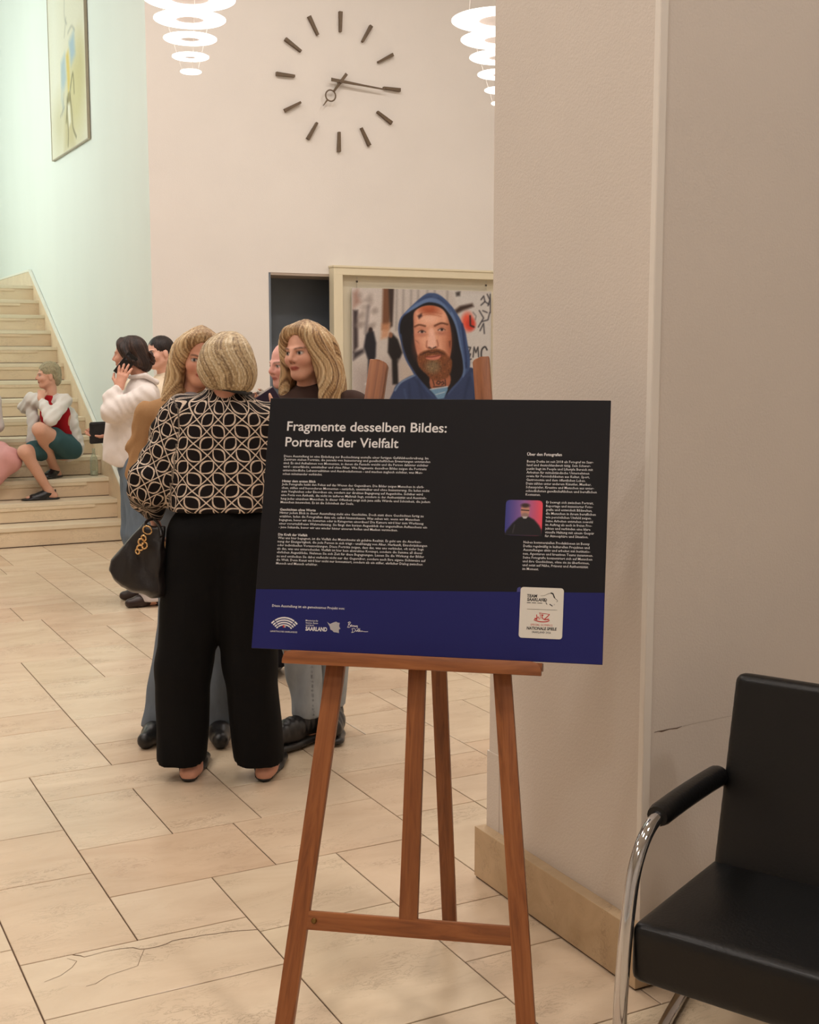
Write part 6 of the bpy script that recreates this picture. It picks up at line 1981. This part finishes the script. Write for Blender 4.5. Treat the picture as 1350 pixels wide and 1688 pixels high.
f4.part('jacket', jk, .011, (232, 222, 216), M_CLOTH, disp=lambda X, Y, Z: .004 * wob(X, Y, Z, 46, .2) + .005 * np.sin(X * 60 + 2 * np.sin(Z * 8)) * np.clip((1.15 - Z) * 4, 0, 1) + .003 * np.sin((Z + X * 1.4) * 80 + 2 * np.sin(X * 30)) * np.clip((-Y - .13) / .05, 0, 1), cuts=[lambda X, Y, Z: q(200, 763)[2] - Z + .02 * np.sin(X * 22) + 0 * Y])
f4.part('collar', [cone(q(214, 622, -.05), q(240, 619, -.075), .013, .016, .01), cone(q(240, 619, -.075), q(258, 630, -.03), .016, .016, .01), cone(q(258, 630, -.03), q(258, 630, .05), .016, .016, .01), cone(q(258, 630, .05), q(216, 622, .07), .016, .012, .01)], .007, (234, 224, 218), M_CLOTH)
jn = [cone(q(229, 772), q(229, 752), .145, .14, .05, fw, .9), cone(hipl, knl, .112, .088, .03), cone(knl, anl + V3(0, 0, .03), .088, .096, .03), cone(hipr, knr + V3(-.01, 0, 0), .115, .092, .03), cone(knr + V3(-.01, 0, 0), anr + V3(0, 0, .02), .092, .075, .03)]
f4.part('jeans', jn, .012, (112, 126, 142), M_DENIM, disp=lambda X, Y, Z: .004 * wob(X, Y, Z, 30), cuts=[lambda X, Y, Z: .10 - Z + 0 * (X + Y)])
f4.part('trouser_cuff', [cone(V3(anl[0] + .0, anl[1], .035), V3(anl[0] + .0, anl[1], .105), .082, .086, .01)], .009, (214, 206, 206), M_CLOTH, cuts=[lambda X, Y, Z: .035 - Z + 0 * (X + Y), lambda X, Y, Z: Z - .112 + 0 * (X + Y)], label='pale turned-up trouser cuff')
for an_, to_ in ((anl, tol), (anr, tor)):
    f4.part('shoe', shoe_prims(V3(an_[0], an_[1], .06), to_, .036), .009, (44, 26, 22), M_LEATHER, cuts=[lambda X, Y, Z: .001 - Z + 0 * (X + Y)])
# phone and pouch in her hands
ph = empty('smartphone', S.base, -R(HEADING))
tag(ph, 'black smartphone pressed to the ear of the woman in the white jacket', 'phone')
pa, pb_ = Vector(q(198, 613, -.100)), Vector(q(216, 590, -.094))
dv = (pb_ - pa).normalized()
nv_ = Vector((.15, -1, -.1)).normalized()
tv = nv_.cross(dv).normalized()
nv_ = dv.cross(tv)
L_ = (pb_ - pa).length
mid_ = (pa + pb_) / 2
Mx = Matrix(((dv.x, tv.x, nv_.x, mid_.x), (dv.y, tv.y, nv_.y, mid_.y), (dv.z, tv.z, nv_.z, mid_.z), (0, 0, 0, 1)))
MB().box((-.078, -.037, -.004), (.078, .037, .004), .003, 2, M=Mx).build('phone_case', plain('phone_black', rgb(16, 16, 18), .3), ph)
ft = 1 if (Mx.to_3x3() @ Vector((0, 0, 1))).y < 0 else -1
lens = MB()
for sx_ in (.030, .055):
    lens.lathe([(.0005, .0062 * ft), (.006, .0062 * ft), (.007, .0035 * ft)], 14, M=Mx @ Matrix.Translation((sx_, .018, 0)))
lens.build('camera_lens', plain('lens_glass', rgb(60, 62, 70), .1), ph, 40)
pc = empty('pouch', S.base, -R(HEADING))
tag(pc, 'small black pouch held in front of the stairs by the woman on the phone', 'pouch')
pcb = np.stack([q(147.5, 696, .03), q(177, 695, .06), q(175, 730, .06), q(148, 732, .03)])
mb = MB()
fr = [mb.bm.verts.new(Vector(p_) + Vector((0, -.012, 0))) for p_ in pcb]
bk = [mb.bm.verts.new(Vector(p_) + Vector((0, .016, 0))) for p_ in pcb]
mb.bm.faces.new(fr)
mb.bm.faces.new(bk[::-1])
for i in range(4):
    mb.bm.faces.new((fr[i], bk[i], bk[(i + 1) % 4], fr[(i + 1) % 4]))
bmesh.ops.bevel(mb.bm, geom=mb.bm.edges[:], offset=.006, segments=3, affect='EDGES')
mb.build('pouch_body', plain('pouch_black', rgb(18, 18, 20), .55, bump=.2, bscale=80), pc, 60)
MB().tube([Vector(q(149, 699, .03)) + Vector((0, -.0135, 0)), Vector(q(176, 698, .06)) + Vector((0, -.0135, 0))], .002, 6).build('zip', plain('zip_dark', rgb(52, 52, 54), .35, .8), pc)

# ------------------------------------------------------------------ woman with tied-back dark hair behind her
S = spot_at(264, 9.1)
q = S.q
f5 = Fig(S.base, 'woman with tied-back dark hair and cream top standing behind the woman on the phone')
fw = V3(-.8, -.6, 0)
hc = q(263, 583)
HM = head_matrix(48, 6, 4)
neck = V3(hc[0] + .02, .03, hc[2] - .175)
z0 = neck[2]
shl, shr = V3(-.15, -.06, z0 - .07), V3(.21, .08, z0 - .07)
body = torso(V3(0, 0, .95), V3(0, 0, 1.22), neck, fw, .12, .135) + head_prims(hc, HM, 1.0) + neck_prims(hc, HM, neck, .045)
body += limb(shl, V3(-.19, -.10, 1.10), V3(-.12, -.26, 1.02), .045, .036, .026) + limb(shr, V3(.25, .08, 1.10), V3(.24, -.02, .88), .045, .036, .026)
body += legs(V3(-.08, 0, .93), V3(-.08, 0, .50), V3(-.08, .02, .08), V3(-.12, -.16, .025)) + legs(V3(.08, 0, .93), V3(.09, 0, .50), V3(.09, .02, .08), V3(.06, -.16, .025))
body += hand_prims(V3(-.12, -.26, 1.02), V3(.2, -.9, .1), V3(0, 0, 1), .92, (.3, .3, .3, .3), .05, -1) + hand_prims(V3(.24, -.02, .88), V3(-.05, -.2, -1), V3(.9, -.3, 0), .92, (.3, .3, .3, .3), .05, 1)
f5.make_body(body, .022, [hbox(hc, .13, .006)], (228, 176, 154), lambda V, c: face_colors(V, c, hc, HM, 1.0, lips=(.66, .36, .34), brow=(.13, .09, .07), blush=.7))
P = lambda a, b_, d: hc + HM @ V3(a, b_, d)
f5.part('hair', [ellp(P(0, -.022, .040), (.080, .098, .088), HM, .02), ellp(P(0, -.115, .0), (.030, .034, .034), HM, .02), ellp(P(0, .095, -.045), (.088, .085, .105), HM, .012, sub=True), ellp(P(.075, -.0, -.03), (.03, .045, .045), HM, .01, sub=True), ellp(P(-.075, -.0, -.03), (.03, .045, .045), HM, .01, sub=True)], .006, (34, 26, 24), M_HAIR,
        disp=strand_disp(hc, HM, .0012, 30), paint=hair_paint(hc, HM, ((24, 18, 17), (38, 29, 27), (60, 46, 42)), 14))
f5.part('top', [cone(V3(0, 0, .90), V3(0, 0, z0 - .16), .15, .155, .06, fw, .8), cone(V3(0, .02, z0 - .13), neck + V3(0, 0, .015), .125, .060, .05, fw, .85), cone(V3(-.08, 0, z0 - .085), shl, .066, .064, .05), cone(V3(.1, .02, z0 - .085), shr, .066, .064, .05),
        cone(shl, V3(-.19, -.10, 1.10), .064, .058, .03), cone(V3(-.19, -.10, 1.10), V3(-.12, -.24, 1.03), .058, .042, .03), cone(shr, V3(.25, .08, 1.10), .064, .058, .03), cone(V3(.25, .08, 1.10), V3(.24, 0, .91), .058, .042, .03)], .013, (232, 214, 188), M_CLOTH, disp=lambda X, Y, Z: .005 * wob(X, Y, Z, 30))
f5.part('collar', [cone(neck + V3(-.05, -.04, .0), neck + V3(.045, -.06, .002), .016, .016, .01), cone(neck + V3(.045, -.06, .002), neck + V3(.06, .03, .01), .016, .016, .01), cone(neck + V3(-.05, -.04, .0), neck + V3(-.045, .05, .01), .016, .016, .01)], .008, (228, 208, 180), M_CLOTH)
f5.part('trousers', [cone(V3(0, 0, .93), V3(0, 0, 1.0), .14, .13, .05, fw, .8), cone(V3(-.08, 0, .93), V3(-.08, .01, .05), .10, .075, .03), cone(V3(.08, 0, .93), V3(.09, .01, .05), .10, .075, .03)], .016, (70, 66, 66), M_CLOTH, cuts=[lambda X, Y, Z: .04 - Z + 0 * (X + Y)])
for an_, to_ in ((V3(-.08, .02, .07), V3(-.12, -.16, .025)), (V3(.09, .02, .07), V3(.06, -.16, .025))):
    f5.part('shoe', shoe_prims(an_, to_, .037), .012, (30, 24, 22), M_LEATHER, cuts=[lambda X, Y, Z: .001 - Z + 0 * (X + Y)])

# ------------------------------------------------------------------ seated on the stairs: cropped grey hair, white shirt, teal shorts
S = spot_floor(103, 757, 4 * RISE)
q = S.q
f6 = Fig(S.base, 'person with cropped grey hair and teal shorts sitting on the stairs, chin on hand')
fw = V3(-.35, -.9, 0)
hc = q(79, 620, -.08)
HM = head_matrix(62, 2, 0)
neck = q(84, 651, -.06)
shl, shr = q(52, 658, .05), q(106, 661, -.12)
elr, wrr = q(84, 692, -.34), q(67, 656, -.23)
ell_, wrl = q(39, 671, .16), q(66, 696, .24)
pel = V3(.0, .03, .11)
hipl, hipr = V3(-.085, .0, .10), V3(.085, -.02, .10)
knl, knr = q(41, 745, -.42), q(65, 708, -.44)
f1p = spot_floor(70, 824, 2 * RISE)
f2p = spot_floor(90, 788, 3 * RISE)
def rel(sp, dx=0, dy=0, dz=0):
    return V3(sp.right - S.right + dx, sp.fwd - S.fwd + dy, sp.z - S.z + dz)
anl, anr = rel(f1p, .055, .02, .075), rel(f2p, .0, .02, .075)
tol, tor = rel(f1p, -.11, -.06, .024), rel(f2p, -.06, -.16, .024)
handd = q(70, 635, -.14) - wrr
body = torso(pel, (pel + neck) / 2 + V3(0, 0, .03), neck, fw, .125, .14) + head_prims(hc, HM, .98) + neck_prims(hc, HM, neck, .048)
body += limb(shl, ell_, wrl, .044, .036, .026) + limb(shr, elr, wrr, .044, .038, .027)
body += legs(hipl, knl, anl, tol, (.085, .058, .036)) + legs(hipr, knr, anr, tor, (.085, .058, .036))
body += hand_prims(wrr, handd, V3(.3, -1, .2), .95, (.9, 1.0, 1.05, 1.1), .03, 1, .4) + hand_prims(wrl, V3(.6, .1, -.6), V3(.3, .9, .2), .95, (.3, .3, .3, .3), .05, 1)
f6.make_body(body, .016, [hbox(hc, .13, .006), hbox(wrr + handd * .5, (.06, .06, .07), .006), hbox((anl + tol) / 2, (.13, .1, .07), .009), hbox((anr + tor) / 2, (.1, .13, .07), .009)], (216, 164, 140),
             lambda V, c: face_colors(V, c, hc, HM, .98, lips=(.58, .26, .24), brow=(.20, .15, .12), blush=.7))
P = lambda a, b_, d: hc + HM @ V3(a, b_, d)
f6.part('hair', [ellp(P(0, -.020, .046), (.080, .096, .084), HM, .02), ellp(P(0, -.075, -.02), (.066, .040, .070), HM, .03), ellp(P(0, .092, -.052), (.10, .075, .112), HM, .012, sub=True), ellp(P(.078, .0, -.035), (.025, .035, .045), HM, .01, sub=True), ellp(P(-.078, .0, -.035), (.025, .035, .045), HM, .01, sub=True)], .006, (176, 164, 132), M_HAIR_SHORT,
        disp=lambda X, Y, Z: .004 * wob(X, Y, Z, 150))
f6.part('red_top', [cone(pel + V3(0, 0, .10), (pel + neck) / 2 + V3(-.01, -.01, .06), .138, .138, .05, fw, .80), cone((pel + neck) / 2 + V3(-.01, -.02, .06), neck + V3(-.01, -.02, -.06), .130, .07, .05, fw, .8)], .011, (168, 26, 34), M_CLOTH)
shirt = [cone(pel + V3(.04, .05, .02), (pel + neck) / 2 + V3(.03, .05, .0), .155, .150, .06, fw, .62), cone((pel + neck) / 2 + V3(.02, .05, .02), neck + V3(0, .03, -.05), .160, .085, .05, fw, .62), cone(neck + V3(-.03, .01, -.07), shl, .066, .062, .05), cone(neck + V3(.03, .0, -.07), shr, .066, .066, .05),
         cone(shr, elr, .060, .058, .02), cone(elr, wrr + (elr - wrr) * .25, .056, .042, .02), cone(shl, ell_, .054, .046, .02), cone(ell_, wrl + (ell_ - wrl) * .3, .044, .040, .03),
         cone(q(117, 700, -.03), q(120, 732, .0), .056, .046, .05, fw, .6), cone(q(50, 664, .08), q(56, 702, .05), .060, .055, .05, fw, .7), cone(q(56, 690, .02), q(50, 728, .02), .050, .045, .04, fw, .6), cone(neck + V3(.02, .03, -.02), neck + V3(-.05, -.03, -.05), .026, .022, .02)]
f6.part('shirt', shirt, .011, (226, 220, 214), M_CLOTH, disp=lambda X, Y, Z: .005 * wob(X, Y, Z, 48, .9) + .004 * np.sin((X - Z) * 80))
tk = lambda a, b_, t: a + (b_ - a) * t
f6.part('shorts', [cone(pel + V3(0, -.03, -.02), pel + V3(0, -.02, .08), .135, .125, .05, fw, .7), cone(hipl + V3(0, 0, -.01), tk(hipl, knl, .72), .100, .088, .03), cone(hipr + V3(0, 0, -.01), tk(hipr, knr, .55), .100, .094, .03)], .011, (58, 88, 92), M_CLOTH,
        disp=lambda X, Y, Z: .005 * wob(X, Y, Z, 30, .3), cuts=[lambda X, Y, Z: .004 - Z + np.where(Y < -.12, -1.0, 0) + 0 * X])
for an_, to_ in ((anl, tol), (anr, tor)):
    zb = to_[2] - .024
    g = V3(an_[0], an_[1], zb)
    d = to_ - V3(an_[0], an_[1], to_[2])
    heel = g - d * .30
    f6.part('sandal', [cone(heel + V3(0, 0, .011), g + d * .5 + V3(0, 0, .011), .040, .045, .01, (0, 0, 1), .26), cone(g + d * .5 + V3(0, 0, .011), to_ + d * .12 + V3(0, 0, -.013), .045, .040, .01, (0, 0, 1), .26),
            cone(g + d * .35 + V3(0, 0, .030), g + d * .72 + V3(0, 0, .022), .046, .044, .02, (0, 0, 1), .8), cone(g + V3(0, 0, .062), g + d * .40 + V3(0, 0, .034), .042, .042, .02), cone(heel + V3(0, 0, .05), heel + V3(0, 0, .085), .008, .008, .01)], .007, (22, 22, 25), M_LEATHER,
            cuts=[lambda X, Y, Z, zb=zb: zb + .001 - Z + 0 * (X + Y)])

# ------------------------------------------------------------------ seated neighbour in pink trousers, mostly beyond the left edge
S = spot_floor(-34, 757, 4 * RISE)
q = S.q
f7 = Fig(S.base, 'seated person in pink trousers at the left picture edge, only one knee in view')
fw = V3(.25, -.95, 0)
hc = V3(-.03, -.05, .76)
HM = head_matrix(-10, 5)
neck = V3(-.03, -.02, .59)
hipl, hipr = V3(-.10, 0, .10), V3(.08, 0, .10)
knl, knr = V3(-.20, -.44, .24), q(14, 758, -.40)
anl, anr = V3(-.20, -.42, -.26), q(-22, 800, -.44)
tol, tor = anl + V3(-.03, -.16, 0), anr + V3(.02, -.15, 0)
anl[2] = anr[2] = -2 * RISE + .075
tol[2] = tor[2] = -2 * RISE + .024
shl, shr = V3(-.22, 0, .53), V3(.15, 0, .53)
body = torso(V3(0, .03, .11), V3(-.01, .01, .38), neck, fw, .125, .14) + head_prims(hc, HM) + neck_prims(hc, HM, neck)
body += limb(shl, V3(-.27, -.05, .30), V3(-.20, -.28, .28), .044, .036, .026) + limb(shr, V3(.18, -.02, .30), V3(.02, -.24, .27), .044, .036, .026)
body += legs(hipl, knl, anl, tol, (.08, .055, .036)) + legs(hipr, knr, anr, tor, (.08, .055, .036))
body += hand_prims(V3(-.20, -.28, .28), V3(.1, -1, .1), V3(0, 0, 1), .95, (.3, .3, .3, .3), .05, -1) + hand_prims(V3(.02, -.24, .27), V3(-.3, -1, 0), V3(0, 0, 1), .95, (.3, .3, .3, .3), .05, 1)
f7.make_body(body, .020, [hbox(hc, .12, .008)], (216, 164, 140), lambda V, c: face_colors(V, c, hc, HM))
P = lambda a, b_, d: hc + HM @ V3(a, b_, d)
f7.part('hair', [ellp(P(0, -.022, .040), (.086, .100, .090), HM, .02), ellp(P(0, -.08, -.06), (.08, .05, .10), HM, .03), ellp(P(0, .095, -.04), (.062, .085, .092), HM, .012, sub=True)], .010, (92, 66, 48), M_HAIR, paint=hair_paint(hc, HM, ((60, 42, 32), (92, 66, 48), (120, 90, 66)), 14))
f7.part('jumper', [cone(V3(0, .03, .08), V3(-.01, .02, .42), .15, .155, .06, fw, .8), cone(V3(-.02, .01, .44), neck + V3(0, 0, -.01), .13, .066, .05, fw, .8), cone(V3(-.10, 0, .52), shl, .062, .06, .05), cone(V3(.06, 0, .52), shr, .062, .06, .05),
        cone(shl, V3(-.27, -.05, .30), .062, .055, .03), cone(V3(-.27, -.05, .30), V3(-.20, -.26, .28), .055, .04, .03), cone(shr, V3(.18, -.02, .30), .062, .055, .03), cone(V3(.18, -.02, .30), V3(.03, -.22, .27), .055, .04, .03)], .014, (216, 206, 200), M_CLOTH)
f7.part('trousers', [cone(V3(0, .02, .10), V3(0, .03, .16), .14, .13, .05, fw, .85), cone(hipl, knl, .112, .080, .03), cone(knl, anl + V3(0, 0, .06), .082, .066, .03), cone(hipr, knr + V3(.0, .03, 0), .115, .104, .03), cone(knr, anr + V3(0, 0, .06), .106, .07, .03)], .011, (214, 156, 152), M_CLOTH,
        disp=lambda X, Y, Z: .007 * wob(X, Y, Z, 30, .5), cuts=[lambda X, Y, Z: .004 - Z + np.where(Y < -.12, -1.0, 0) + 0 * X])
for an_, to_ in ((anl, tol), (anr, tor)):
    zb = to_[2] - .024
    f7.part('shoe', shoe_prims(an_, to_, .038), .012, (230, 226, 220), M_LEATHER, cuts=[lambda X, Y, Z, zb=zb: zb + .001 - Z + 0 * (X + Y)])

# ------------------------------------------------------------------ glass bottle on the steps
M_GLASS, _nt, _b = new_mat('bottle_glass')
_b.inputs['Roughness'].default_value = 0.08
_b.inputs['Base Color'].default_value = (0.62, 0.66, 0.58, 1)
_tr = nd(_nt, 'ShaderNodeBsdfTransparent')
_tr.inputs[0].default_value = (0.95, 0.97, 0.93, 1)
_ms = nd(_nt, 'ShaderNodeMixShader')
_ly = nd(_nt, 'ShaderNodeLayerWeight')
_ly.inputs['Blend'].default_value = 0.35
_nt.links.new(math_n(_nt, 'ADD', math_n(_nt, 'MULTIPLY', _ly.outputs['Facing'], 0.55), 0.10), _ms.inputs[0])
_nt.links.new(_tr.outputs[0], _ms.inputs[1])
_nt.links.new(_b.outputs[0], _ms.inputs[2])
_nt.links.new(_ms.outputs[0], _nt.nodes['Material Output'].inputs[0])
bt = empty('glass_bottle', (2.752, 11.545, 3 * RISE))
tag(bt, 'clear glass bottle standing on a stair step below the black pouch', 'bottle')
MB().lathe([(.0005, .002), (.033, .001), (.036, .006), (.036, .135), (.030, .165), (.016, .20), (.0135, .235), (.0145, .238), (.0145, .250), (.0115, .250), (.0110, .20), (.027, .165), (.033, .135), (.033, .012), (.0005, .010)], 28).build('bottle_wall', M_GLASS, bt, 40)
MB().lathe([(.0005, .0125), (.0318, .0125), (.0318, .045), (.0005, .045)], 24).build('water', plain('water_rest', rgb(206, 204, 186), .1), bt, 40)
